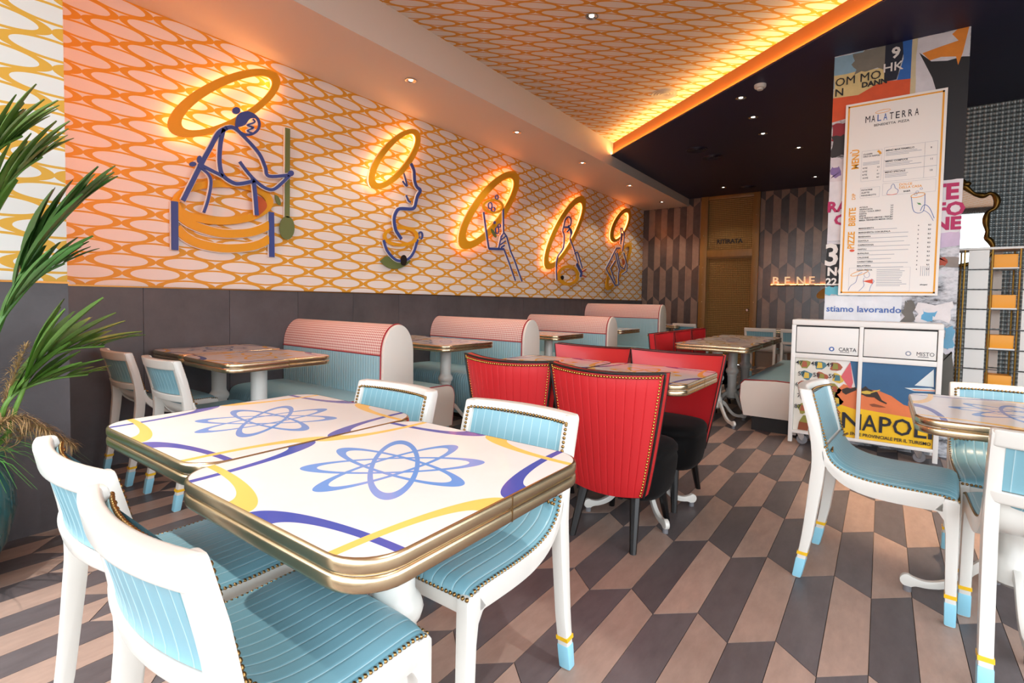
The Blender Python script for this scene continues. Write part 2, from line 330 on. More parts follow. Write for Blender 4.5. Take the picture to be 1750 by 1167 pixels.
# ceilings
dgy = lambda x: 7.06-.762*(x-1.0)
struct(ob('ceiling_soffit', MB().box(0, XS, PY, YB, ZS, 3.75).box(PX, XS, YF, PY, ZS, 3.75), 'plaster', smooth=0))
struct(ob('ceiling_patterned', MB().prism([(XS, YF), (XR, YF), (XR, dgy(XR)+.3), (XS, dgy(XS)+.3)], ZC, ZC+.16), 'wallpaper_ceiling', smooth=0))
nx, ny = .606, .795                            # normal of the cove edge, pointing to the dark side
def dia(off): return (XS, dgy(XS)+off/ny), (XR, dgy(XR)+off/ny)
a0, a1 = dia(.05)
struct(ob('ceiling_dark', MB().prism([a0, a1, (XR, YB), (XS, YB)], ZD, ZC-.001), 'dark_ceiling', smooth=0))
b0, b1 = dia(.044)
tr = struct(ob('trim_1', MB().prism([b0, b1, a1, a0], ZD+.012, ZC-.001), 'fascia', smooth=0))
c0, c1 = dia(0)
lp = ob('cove_lip', MB().prism([c0, c1, a1, a0], ZD, ZD+.012).prism([c0, c1, dia(.006)[1], dia(.006)[0]], ZD+.012, ZD+.018), 'dark_ceiling', tr, smooth=0)
d0, d1 = dia(.012); e0, e1 = dia(.028)
ob('led_strip', MB().prism([d0, d1, e1, e0], ZD+.013, ZD+.022), 'led_cove', tr, smooth=0)
# back wall, tiled, with the door bay
DX0, DX1 = 1.245, 2.356
wb = struct(ob('wall_back', MB().box(-.15, DX0, YB, YB+.2, 0, 3.75).box(DX1, 5.0, YB, YB+.2, 0, 3.75).box(DX0, DX1, YB+.06, YB+.2, 0, 3.75), 'grout', smooth=0))
for x0, x1, z1 in ((0, XS, ZS), (XS, DX0, ZD), (DX1, 3.95, ZD)):
    for sd, full, cp, cx, cz in tile_cells(x0+.002, x1-.002, .3, z1-.002, .126, 1.352+.0):
        ob('wall_tile', MB().prism(cp, YB-.008, YB, 'y'), 'walltile_dark' if sd < 0 else 'walltile_light', wb, smooth=0)
struct(ob('wall_right', MB().box(4.95, 5.1, 7.55, YB+.2, 0, 3.75).box(XR, XR+.15, 3.75, 7.8, 0, 3.75), 'plain_wall', smooth=0))
wm = struct(ob('wall_bar', MB().box(4.3, XR, 7.46, 7.6, 0, 3.75), 'plain_wall', smooth=0))
for i in range(4):
    for z0, z1 in ((0, 1.2), (1.2, 2.4), (2.4, ZD)):
        ob('pressed_metal_sheet', MB().box(4.3+.72*i+.001, 4.3+.72*(i+1)-.001, 7.446, 7.46, z0+.001, z1-.001), 'pressed_metal', wm, smooth=0)
# shop front, behind and to the right of the camera
f = struct(ob('window_1', MB().box(PX, XR, YF-.08, YF, 3.45, 3.75).box(PX, XR, YF-.08, YF, 0, .12), 'frame_dark', smooth=0))
for x in (PX+.04, 2.5, 4.05, 5.6, XR-.04): ob('mullion', MB().box(x-.035, x+.035, YF-.07, YF-.01, .12, 3.45), 'frame_dark', f, smooth=0)
f = struct(ob('window_2', MB().box(XR, XR+.08, YF, 3.75, 3.45, 3.75).box(XR, XR+.08, YF, 3.75, 0, .12), 'frame_dark', smooth=0))
for y in (-.1, 1.2, 2.5): ob('mullion', MB().box(XR+.01, XR+.07, y-.035, y+.035, .12, 3.45), 'frame_dark', f, smooth=0)
struct(ob('ground', MB().box(-20, 60, -60, YF-.08, -.2, -.02).box(XR+.15, 60, YF-.08, 30, -.2, -.02), 'grout', smooth=0))
# door bay
dr = struct(thing('door_1', 'x', 'x', (0, 0, 0))); del dr['label'], dr['category']
for x0, x1 in ((DX0, 1.385), (2.238, DX1)):
    j = ob('door_jamb', MB().box(x0, x1, YB-.05, YB+.06, 0, ZD), 'gold_wood', dr, bevel=.006)
    for z in (.9, 1.25, 1.6, 1.95, 2.6, 2.95): ob('bolt', MB().lathe([(.008, 0), (.008, .004), (.004, .006)], 8), 'brass', j, loc=((x0+x1)/2, YB-.051, z), rot=(PI/2, 0, 0))
ob('door_header', MB().box(1.385, 2.238, YB-.04, YB+.06, 2.155, 2.30), 'gold_wood', dr, bevel=.006); ob('door_header', MB().box(1.385, 2.238, YB-.04, YB+.06, 3.31, ZD), 'gold_wood', dr, bevel=.006)
ob('transom_panel', MB().box(1.385, 2.238, YB+.01, YB+.06, 2.30, 3.31), 'door_relief', dr, smooth=0)
lf = ob('door_leaf', MB().box(1.40, 2.225, YB+.02, YB+.055, .01, 2.13), 'door_relief', dr, smooth=0)
ob('door_edge', MB().box(1.385, 1.40, YB+.0, YB+.06, 0, 2.155).box(2.225, 2.238, YB, YB+.06, 0, 2.155).box(1.40, 2.225, YB, YB+.06, 2.13, 2.155), 'gold_wood', dr)
ob('handle', MB().lathe([(.012, 0), (.012, .03), (.028, .035), (.03, .055), (.02, .065)], 14), 'chrome', lf, loc=(2.185, YB+.02, 1.10), rot=(PI/2, 0, 0))
text('door_lettering', 'RITIRATA', .118, 'sign_black', dr, (1.56, YB+.004, 2.43), ext=.006, bold=.0035, sx=.97)
# free-standing column with pasted posters
CX0, CX1, CY = 3.915, 4.812, 5.342
col = struct(ob('column', MB().box(CX0, CX1, CY, CY+.34, 0, ZD+.002), 'torn_paper', smooth=0)); lay = [0]
SC = {}
def scrap(h, *pts):
    if h not in SC: SC[h] = mat('paper_'+h, h, .6, noise=.1, nscale=7)
    lay[0] += 1; y = CY-.0002*lay[0]
    o = ob('poster_scrap', MB().prism(list(pts), y, CY, 'y'), 'paper_'+h, col, smooth=0); return o
def rag(x0, x1, z0, z1, j=.012, n=4):           # torn rectangle
    e = lambda a, b: [(a[0]+(b[0]-a[0])*k/n+R.uniform(-j, j), a[1]+(b[1]-a[1])*k/n+R.uniform(-j, j)) for k in range(n)]
    p = e((x0, z0), (x1, z0))+e((x1, z0), (x1, z1))+e((x1, z1), (x0, z1))+e((x0, z1), (x0, z0))
    return [(min(max(x, CX0), CX1), min(z, ZD)) for x, z in p]
scrap('8fb3c6', *rag(CX0, 4.12, 3.12, ZD)); scrap('e0c98c', *rag(CX0, 4.30, 3.02, 3.22)); scrap('7d786c', *rag(4.06, 4.30, 3.2, ZD, .02, 6))
scrap('191b2b', (4.275, 3.09), (4.36, 3.09), (4.40, 3.3), (4.39, ZD), (4.275, ZD)); scrap('2a63b0', (4.36, 3.07), (4.452, 3.07), (4.452, ZD), (4.39, ZD), (4.40, 3.25))
scrap('d9562a', *([(CX0, 2.82), (4.452, 2.9), (4.452, 3.075), (4.30, 3.09), (4.22, 3.08), (4.10, 3.02), (CX0, 3.03)])); scrap('cdbf9a', (4.452, 2.85), (4.487, 2.85), (4.487, ZD), (4.452, ZD))
scrap('d6d3d8', *rag(4.487, CX1, 2.82, ZD)); scrap('1f1d20', (4.50, 3.27), (4.58, 3.18), (4.68, 3.16), (4.77, 3.17), (CX1, 3.16), (CX1, 2.22), (4.66, 2.22), (4.62, 2.82), (4.63, 2.9), (4.59, 3.05))
scrap('e58a2b', (4.52, 3.26), (4.62, 3.28), (4.74, 3.30), (4.70, 3.36), (4.73, ZD), (4.80, ZD), (4.77, 3.20), (4.745, 3.11), (4.73, 3.18), (4.64, 3.20), (4.57, 3.19))
scrap('8c2430', *rag(CX0, 4.03, 2.66, 2.80)); scrap('2a2728', *rag(CX0, 4.03, 2.52, 2.69, .02)); scrap('d8d0d4', *rag(CX0, 4.03, 2.28, 2.50)); scrap('7f6aa0', *rag(3.93, 4.0, 2.33, 2.42, .02)); scrap('e2dfe2', *rag(CX0, 4.03, 1.78, 2.3, .004))
scrap('171617', *rag(CX0, 4.04, 1.37, 1.75, .006)); scrap('63b8cc', *rag(CX0, 4.03, 1.30, 1.37)); scrap('dfe3e8', *rag(CX0, 4.46, 1.03, 1.29, .006)); scrap('e3dfe2', *rag(4.67, CX1, 1.80, 2.22, .003))
scrap('cdb9d2', *rag(4.67, CX1, 1.69, 1.80)); scrap('8d837c', *rag(4.67, CX1, 1.52, 1.62, .02)); scrap('a8452f', *rag(4.68, 4.74, 1.55, 1.6)); scrap('6a6660', *rag(4.47, 4.56, 1.08, 1.25, .02)); scrap('e3dede', *rag(4.56, 4.78, 1.09, 1.24, .02)); scrap('62a8cf', *rag(4.60, 4.68, 1.1, 1.18, .02)); scrap('5a564f', *rag(4.70, CX1, .45, .85, .02)); scrap('6ba6c6', *rag(4.735, CX1, .87, 1.06, .02)); scrap('3c3a38', *rag(CX0, 4.2, 1.0, 1.07, .02))
mat('magenta', 'b8265f', .6); mat('poster_black', '221f20', .6); mat('poster_white', 'ece6e0', .6); mat('poster_blue', '3c63ac', .6)
pt = lambda s, z, m, x, h, b=.002, sx=1: text('poster_lettering', s, z, m, col, (x, CY-.0068, h), ext=.0008, bold=b, sx=sx)
pt('9', .12, 'poster_white', 4.318, 3.27, .004); pt('HK', .10, 'poster_white', 4.262, 3.165, .001); pt('OM MO', .10, 'poster_black', 3.925, 3.125, 0, .95); pt('DANN', .06, 'poster_black', 4.12, 3.075); pt('N', .09, 'poster_black', 3.925, 3.04, .001)
pt('RA', .125, 'magenta', 3.905, 2.035, .005); pt('C', .12, 'magenta', 3.962, 1.92, .005); pt('TE', .17, 'magenta', 4.61, 2.07, .007, .95); pt('FO', .145, 'magenta', 4.645, 1.94, .006); pt('NE', .135, 'magenta', 4.64, 1.83, .006)
pt('3', .27, 'poster_white', 3.895, 1.565, .006, .9); pt('NO', .1, 'poster_white', 3.925, 1.475, .004); pt('22.0', .085, 'poster_white', 3.918, 1.39, .003); pt('stiamo lavorando', .075, 'poster_blue', 3.93, 1.155, .001, 1.02)

# ---------------------------------------------------------------- white chairs
def catmull(pts, n=6):
    out = []; P = [pts[0]]+list(pts)+[pts[-1]]
    for i in range(1, len(P)-2):
        for k in range(n):
            t = k/n; out.append(tuple(.5*((2*P[i][a])+(-P[i-1][a]+P[i+1][a])*t+(2*P[i-1][a]-5*P[i][a]+4*P[i+1][a]-P[i+2][a])*t*t+(-P[i-1][a]+3*P[i][a]-3*P[i+1][a]+P[i+2][a])*t**3) for a in range(len(pts[0]))))
    out.append(tuple(pts[-1])); return out
HW = .226
bow = lambda v: -.042*(1-min(1, (v/HW)**2))
def channels(v, pitch=.034, d=.0010):          # narrow stitched valleys
    t = abs(((v/pitch) % 1)-.5)*2; return -d*max(0, (t-.88)/.12)
def vsamples(w, pitch):
    out = [-w]; k = math.ceil((-w+.004)/pitch)
    while k*pitch < w-.004:
        c = k*pitch; out += [c-.007, c-.0022, c, c+.0022, c+.007, c+pitch*.5]; k += 1
    return [x for x in out if x < w-.002]+[w]
def pad(curve, w, crown, back, bowf=None, pitch=.034, power=6):
    # upholstered pad along a (u, z) curve, half width w
    n = len(curve); mb = MB(); nr = []; vs = vsamples(w, pitch); nv = len(vs)
    for i in range(n):
        a, b = curve[max(i-1, 0)], curve[min(i+1, n-1)]; l = math.hypot(b[0]-a[0], b[1]-a[1]); nr.append(((b[1]-a[1])/l, -(b[0]-a[0])/l))
    def fn(i, j):
        v = vs[j]; s = 2*i/(n-1)-1; t = v/w
        h = crown*(1-abs(t)**power)*(1-abs(s)**8)+(channels(v, pitch) if abs(t) < .97 and abs(s) < .97 else 0)
        u, z = curve[i]; o = bowf(v) if bowf else 0
        return (v, u+o-nr[i][0]*h, z-nr[i][1]*h)
    mb.grid(fn, n, nv); top = len(mb.v)
    def fb(i, j):
        v = -w+2*w*j; u, z = curve[i]; o = bowf(v) if bowf else 0
        return (v, u+o+nr[i][0]*back, z+nr[i][1]*back)
    mb.v += [fb(i, j) for i in range(n) for j in (0, 1)]
    for i in range(n-1): mb.f += [(i*nv, top+i*2, top+i*2+2, (i+1)*nv), ((i+1)*nv-1, (i+2)*nv-1, top+i*2+3, top+i*2+1), (top+i*2, top+i*2+1, top+i*2+3, top+i*2+2)]
    return mb
SEATC = [(.106, .598), (.114, .568), (.132, .538), (.162, .515), (.205, .499), (.26, .490), (.34, .487), (.44, .489), (.50, .489), (.527, .482), (.534, .468)]
BACKC = [(.120, .574), (.104, .64), (.086, .70), (.072, .755), (.060, .800), (.055, .815)]
def nails(path, r=.0058, step=.0135):
    mb = MB(); acc = 0; last = Vector(path[0]); mb.ball(last, r)
    for p in path[1:]:
        p = Vector(p); d = (p-last).length
        while d >= step-acc:
            last = last+(p-last).normalized()*(step-acc); acc = 0; mb.ball(last, r); d = (p-last).length
        acc += d; last = p
    return mb
def make_chair():
    t = thing('dining_chair', 'x', 'chair')
    back = [(0.0, 0), (.03, .2), (.05, .43), (.056, .54), (.042, .66), (.0, .825)]; front = [(.008, .838), (.042, .836), (.076, .72), (.100, .61), (.112, .545), (.104, .45), (.072, .2), (.032, 0)]
    prof = catmull(back, 4)+front
    legp = lambda a, b: [(x, z) for x, z in prof]
    for sv in (-1, 1):
        v0, v1 = (HW-.038, HW) if sv > 0 else (-HW, -HW+.038)
        l = ob('leg', MB().prism(prof, v0, v1, 'x'), 'white_paint', t, bevel=.008)
        f = lambda z: (.03*z/.2 if z < .2 else .03, .032+.04*z/.2)
        for nm, za, zb, m in (('painted_tip', .003, .092, 'tip_blue'), ('painted_band', .108, .122, 'tip_yellow')):
            e = .0015; ob(nm, MB().prism([(f(za)[0]-e, za), (f(zb)[0]-e, zb), (f(zb)[1]+e, zb), (f(za)[1]+e, za)], v0-e, v1+e, 'x'), m, l, bevel=.006 if nm == 'painted_tip' else 0)
        fp = [(.462, .432), (.483, .425), (.499, .40), (.506, .35), (.517, .0), (.549, .0), (.546, .47), (.536, .484), (.50, .484)]
        l = ob('leg', MB().prism(fp, v0, v1, 'x'), 'white_paint', t, bevel=.008)
        g = lambda z: (.517-.011*z/.35, .549-.003*z/.47)
        for nm, za, zb, m in (('painted_tip', .003, .092, 'tip_blue'), ('painted_band', .108, .122, 'tip_yellow')):
            e = .0015; ob(nm, MB().prism([(g(za)[0]-e, za), (g(zb)[0]-e, zb), (g(zb)[1]+e, zb), (g(za)[1]+e, za)], v0-e, v1+e, 'x'), m, l, bevel=.006 if nm == 'painted_tip' else 0)
        up = SEATC[:9]; lo = [(.50, .43), (.42, .426), (.33, .424), (.25, .43), (.18, .452), (.13, .49), (.10, .535), (.092, .58)]
        ob('side_rail', MB().prism(catmull(up, 3)+catmull(lo, 3), v0, v0+.034 if sv < 0 else v1, 'x'), 'white_paint', t, bevel=.005)
    ob('front_rail', MB().box(-HW+.03, HW-.03, .505, .536, .43, .484), 'white_paint', t, bevel=.005)
    def rail(nm, z0, z1, ua, ub, th):
        n = 17; mb = MB(); vs = [-HW+.004+(2*HW-.008)*k/(n-1) for k in range(n)]
        for v in vs:
            o = bow(v); mb.v += [(v, ua+o, z0), (v, ub+o, z1), (v, ub+o+th, z1), (v, ua+o+th, z0)]
        for k in range(n-1): mb.f += [tuple(k*4+q for q in (a, b))+tuple((k+1)*4+q for q in (b, a)) for a, b in ((0, 1), (1, 2), (2, 3), (3, 0))]
        mb.f += [(0, 3, 2, 1), ((n-1)*4, (n-1)*4+1, (n-1)*4+2, (n-1)*4+3)]
        ob(nm, mb, 'white_paint', t, bevel=.009, fix=True, seg=3)
    rail('top_rail', .783, .838, .012, .0, .042); rail('back_rail', .598, .640, .060, .048, .036)
    b = pad(catmull(BACKC, 4), HW-.020, .020, -.012, bow); ob('back_pad', b, 'blue_stitched', t)
    rp = [(.062, .642), (.05, .69), (.035, .74), (.022, .785)]
    ob('rear_panel', pad(catmull(rp, 3)[::-1], HW-.036, .004, -.02, bow), 'blue_stitched', t)
    sc = catmull(SEATC, 5)
    ob('seat', pad(sc, HW-.004, .020, -.004), 'blue_stitched', t)
    un = [(.085, .60), (.094, .555), (.115, .515), (.15, .482), (.2, .462), (.27, .452), (.36, .45), (.5, .45)]
    n = len(un); mb = MB(); w = HW-.03
    mb.prism(catmull(un, 3)+[(.5, .475), (.3, .478), (.2, .49), (.14, .525), (.11, .575), (.10, .60)], -w, w, 'x'); ob('seat_shell', mb, 'white_paint', t)
    ww = HW-.006
    m1 = nails([(-ww, u, z) for u, z in sc]); m2 = nails([(ww, u, z) for u, z in sc]); m3 = nails([(-ww+2*ww*k/30, .541, .478) for k in range(31)])
    wb_ = HW-.022; up = lambda v: [(v, u+bow(v)+.003, z) for u, z in catmull(BACKC, 4)]
    m4 = nails(up(-wb_)); m5 = nails(up(wb_)); m6 = nails([(v, .060+bow(v), .814) for v in [-wb_+2*wb_*k/24 for k in range(25)]]); m7 = nails([(v, .134+bow(v)*.55, .582) for v in [-wb_+2*wb_*k/24 for k in range(25)]])
    for q in (m2, m3, m4, m5, m6, m7): m1.add(q.v, q.f)
    stuff(ob('nailhead_trim', m1, 'nail_bronze', t, smooth=80))
    return t
chair0 = make_chair(); used = {}
def place(proto, x, y, rz, label, group):
    o = proto if not used.get(proto.name) else copy_tree(proto); used[proto.name] = 1
    o.location = (x, y, 0); o.rotation_euler = (0, 0, rz); o.scale = (1, 1, 1); o['label'] = label; o['group'] = group; return o
G1 = 'white dining chairs with blue seats'
place(chair0, 3.354, .288, 0, 'white chair with blue seat nearest the camera, back turned, at front table', G1).scale = (1, .89, 1)
place(chair0, 2.85, .326, 0, 'white chair with blue seat beside the potted palm, back turned to the window', G1).scale = (1, .89, 1)
place(chair0, 3.335, 1.455, PI, 'white and blue chair facing the camera in front of the red chairs', G1)
place(chair0, 2.69, 1.47, PI, 'white and blue chair showing just its backrest before the first pink-topped booth', G1)
place(chair0, .36, 1.13, 0, 'white and blue chair against the dark wall, leftmost at the first booth table', G1)
place(chair0, .998, 1.155, 0, 'white and blue chair at the first booth table, second from the dark wall', G1)
place(chair0, 4.075, 2.765, -PI/2-.085, 'white and blue chair seen in full from its side before the white bin cabinet', G1)
place(chair0, 4.845, 3.325, PI, 'white and blue chair behind the right-hand table, below the orange boxes', G1)
place(chair0, 4.845, 2.10, 0, 'white and blue chair cut by the right edge of the photo, back turned', G1)
place(chair0, 2.79, 8.75, 0, 'far white and blue chair in front of the gold door, back turned', G1)
place(chair0, 3.30, 8.80, 0, 'far white and blue chair half hidden by the bin cabinet, back turned', G1)
place(chair0, 1.40, 9.4, -.2, 'small far white chair beside the gold door frame behind the red chairs', G1)

# ---------------------------------------------------------------- tables
TZ, TX, TY = .80, .333, .354
def make_table(topmat):
    t = thing('cafe_table', 'x', 'table')
    ob('table_top', MB().prism(rrect(-TX+.004, TX-.004, -TY+.004, TY-.004, .085, 8), TZ-.05, TZ), topmat, t, smooth=20)
    def band(z0, z1, e):
        mb = MB(); prof = [(0, z0), (e*.7, z0+.002), (e, z0+.008), (e, z1-.008), (e*.7, z1-.002), (0, z1)]; ring = rrect(-TX, TX, -TY, TY, .088, 8); n = len(ring)
        P = lambda i, j: (ring[i][0]*(1+(prof[j][0]-.004)/TX), ring[i][1]*(1+(prof[j][0]-.004)/TY), prof[j][1])
        mb.grid(P, n, len(prof), True); return mb
    b = ob('rim', band(TZ-.028, TZ+.0005, .006), 'brass', t, smooth=50); ob('rim_lower', band(TZ-.057, TZ-.029, .006), 'brass', t, smooth=50); ob('rim_groove', band(TZ-.034, TZ-.022, .0), 'brass_line', b)
    ob('rim_seam', MB().box(TX+.0015, TX+.0028, .02, .0225, TZ-.055, TZ-.001), 'brass_line', b, smooth=0)
    ob('underside', MB().prism(rrect(-TX+.01, TX-.01, -TY+.01, TY-.01, .08, 6), TZ-.056, TZ-.05), 'black_piping', t)
    ob('pedestal', MB().lathe([(.10, TZ-.06), (.10, TZ-.07), (.052, TZ-.075), (.051, .50), (.054, .485), (.066, .47), (.072, .45), (.066, .43), (.054, .415), (.056, .40), (.050, .39), (.047, .26), (.062, .24), (.066, .20), (.058, .15), (.03, .13)], 24), 'white_paint', t, smooth=40)
    for k in range(4):
        a = PI/4+k*PI/2
        fp = catmull([(.045, .225), (.10, .200), (.15, .135), (.20, .085), (.255, .062), (.30, .066), (.318, .074), (.338, .066), (.346, .046), (.336, .026), (.312, .020), (.29, .030), (.25, .034), (.195, .052), (.145, .095), (.09, .16), (.045, .175)], 3)
        mb = MB().prism(fp, -.012, .012, 'y'); l = ob('foot', mb, 'white_paint', t, bevel=.005, rot=(0, 0, a)); ob('glide', MB().lathe([(.015, 0), (.015, .024)], 12, (.318, 0)), 'rubber', l)
    return t
tb = make_table('tabletop_blue'); ty = make_table('tabletop_yellow'); G2 = 'marbled tables with brass rims'
place(tb, 3.402, .820, 0, 'marbled table with blue flower and brass rim nearest the camera', G2)
place(tb, 2.732, .868, 0, 'marbled blue-flower table pushed against the left side of the nearest one', G2)
place(ty, .945, 1.775, 0, 'yellow-flower table before the first booth, the one farther from the dark wall', G2)
place(tb, .316, 1.80, 0, 'blue-flower table before the first booth, the one touching the dark wall', G2).scale = (.82, 1, 1)
place(tb, .98, 3.56, 0, 'marbled table between the first and second pink-topped booths, outer one', G2)
place(ty, .338, 3.58, 0, 'marbled table between the first and second booths, against the dark wall', G2).scale = (.88, 1, 1)
place(ty, .97, 5.43, 0, 'brass-rimmed table between the second and third pink-topped booths', G2)
place(tb, .98, 7.25, 0, 'brass-rimmed table between the third booth and the tall last booth', G2)
place(ty, 3.236, 2.833, 0, 'yellow-flower table between the red chairs, the right one of its pair', G2)
place(ty, 2.563, 2.833, 0, 'yellow-flower table between the red chairs, the left one of its pair', G2)
for i, s in enumerate(('nearest of the three', 'middle of the three', 'farthest of the three')):
    place(ty if i % 2 == 0 else tb, 2.985, 5.46+.676*i, PI/2, 'table beside the white bench, '+s+' in its row', G2)
td = place(tb, 4.785, 2.715, 0, 'brass-rimmed table at the right edge with the rack mirrored in its top', G2)
for ch in td.children:
    if ch.name.startswith('foot'): ch.rotation_euler.z += PI/4
place(ty, 3.02, 9.52, 0, 'far table behind the two far white chairs before the tiled wall', G2)
place(tb, 1.0, 9.65, 0, 'far table behind the tall last booth, left of the gold door', G2)

# ---------------------------------------------------------------- red chairs
def make_red():
    t = thing('upholstered_chair', 'x', 'chair'); Z0, Z1 = .275, .868
    hw = lambda z: .203+.103*max(0, min(1, (z-Z0)/(Z1-Z0)))**.85
    def rear(s, z):                              # s in -1..1
        q = (z-Z0)/(Z1-Z0); return Vector((s*hw(z), .035-.085*q+.075*s*s*(.4+.6*q), z+.014*s*s*q - .02*(1-q)*(1-s*s)))
    nz_ = 16; mb = MB(); vs = vsamples(hw(Z1), .047); nv = len(vs)
    def fr(i, j):
        z = Z0+(Z1-Z0)*j/(nz_-1); s = vs[i]/hw(Z1); p = rear(s, z); d = channels(s*hw(Z1), .047, .0025) if abs(s) < .97 and 0 < j < nz_-1 else 0
        p.y -= .010*(1-abs(s)**8)*(1-abs(2*j/(nz_-1)-1)**10)+d; return p
    mb.grid(fr, nv, nz_); ob('back_shell', mb, 'red_leather', t, smooth=60)
    mb = MB()
    def ff(i, j):
        z = Z0+.1+(Z1-Z0-.1)*j/(nz_-1); s = 1-2*i/(30-1); p = rear(s, z); p.y += .052+.018*(1-s**4)*(1-(2*j/(nz_-1)-1)**4); return p
    mb.grid(ff, 30, nz_); ob('back_front', mb, 'red_leather', t, smooth=60)
    mb = MB(); edge = [rear(-1, Z0+(Z1-Z0)*k/20) for k in range(21)]+[rear(-1+2*k/30, Z1) for k in range(1, 30)]+[rear(1, Z1-(Z1-Z0)*k/20) for k in range(21)]
    for p in edge: mb.v += [tuple(p), tuple(p+Vector((0, .06, 0)))]
    mb.f += [(2*k, 2*k+2, 2*k+3, 2*k+1) for k in range(len(edge)-1)]; ob('back_border', mb, 'red_leather', t, smooth=60, fix=True)
    bot = MB()
    for k in range(31):
        p = rear(-1+2*k/30, Z0); bot.v += [tuple(p), tuple(p+Vector((0, .06, .0)))]
    bot.f = [(2*k, 2*k+1, 2*k+3, 2*k+2) for k in range(30)]; ob('back_base', bot, 'black_velvet', t, fix=True)
    c = Vector((0, -.003, 0)); mb = MB().tube([p+c for p in edge], .0065, 6); mb.tube([p+Vector((0, .058, 0)) for p in edge], .003, 6); ob('piping', mb, 'black_piping', t, smooth=60)
    inn = [p+Vector((-.017*(1 if p.x > 0 else -1) if abs(p.x) > hw(p.z)*.99 else 0, -.008, -.017 if abs(p.x) < hw(Z1)*.99 and p.z > Z1-.001 else 0)) for p in edge]
    stuff(ob('nailhead_trim', nails([p for p in inn if p.z < Z1+.02], .0066, .0150), 'nail_gold', t, smooth=80))
    def sup(r, k, n=36): return [(math.copysign(abs(math.cos(2*PI*i/n))**.62, math.cos(2*PI*i/n))*r, .300+k*.9*math.copysign(abs(math.sin(2*PI*i/n))**.62, math.sin(2*PI*i/n))) for i in range(n)]
    mb = MB(); lv = [(.20, .205, .23), (.225, .225, .232), (.238, .240, .26), (.252, .258, .34), (.256, .262, .40), (.25, .256, .425), (.255, .262, .432), (.255, .262, .455), (.24, .246, .475), (.18, .19, .487), (.05, .05, .492)]
    rings = [sup(a, b) for a, b, z in lv]; n = 36
    mb.grid(lambda i, j: (*rings[j][i], lv[j][2]), n, len(lv), True); mb.f += [tuple((i*len(lv)) for i in range(n))[::-1], tuple(i*len(lv)+len(lv)-1 for i in range(n))]
    ob('seat', mb, 'black_velvet', t, smooth=60)
    for sx in (-1, 1):
        for y0, y1 in ((.12, .045), (.46, .52)):
            a, b = Vector((sx*.14, y0, .25)), Vector((sx*.165, y1, 0)); mb = MB(); r0, r1 = .027, .0165
            for p, r in ((a, r0), (b, r1)): mb.v += [(p.x+r*math.cos(PI/8+k*PI/4), p.y+r*math.sin(PI/8+k*PI/4), p.z) for k in range(8)]
            mb.f += [(k, 8+k, 8+(k+1) % 8, (k+1) % 8) for k in range(8)]+[tuple(range(8)), tuple(range(8, 16))[::-1]]; ob('leg', mb, 'black_lacquer', t)
    return t
rc = make_red(); G3 = 'red leather chairs with black seats'
place(rc, 3.25, 2.245, 0, 'red leather chair with stitched back and black legs, nearest the camera', G3)
place(rc, 2.635, 2.275, 0, 'red leather chair with stitched back, left of the nearest red one', G3)
place(rc, 3.245, 3.42, PI, 'red chair facing the camera with its black round seat in view', G3)
place(rc, 2.63, 3.42, PI, 'red chair facing the camera behind the left yellow-flower table', G3)
for i, s in enumerate(('nearest', 'middle', 'farthest')): place(rc, 2.36, 5.42+.64*i, -PI/2, 'far red chair along the bench tables, the '+s+' of three', G3)

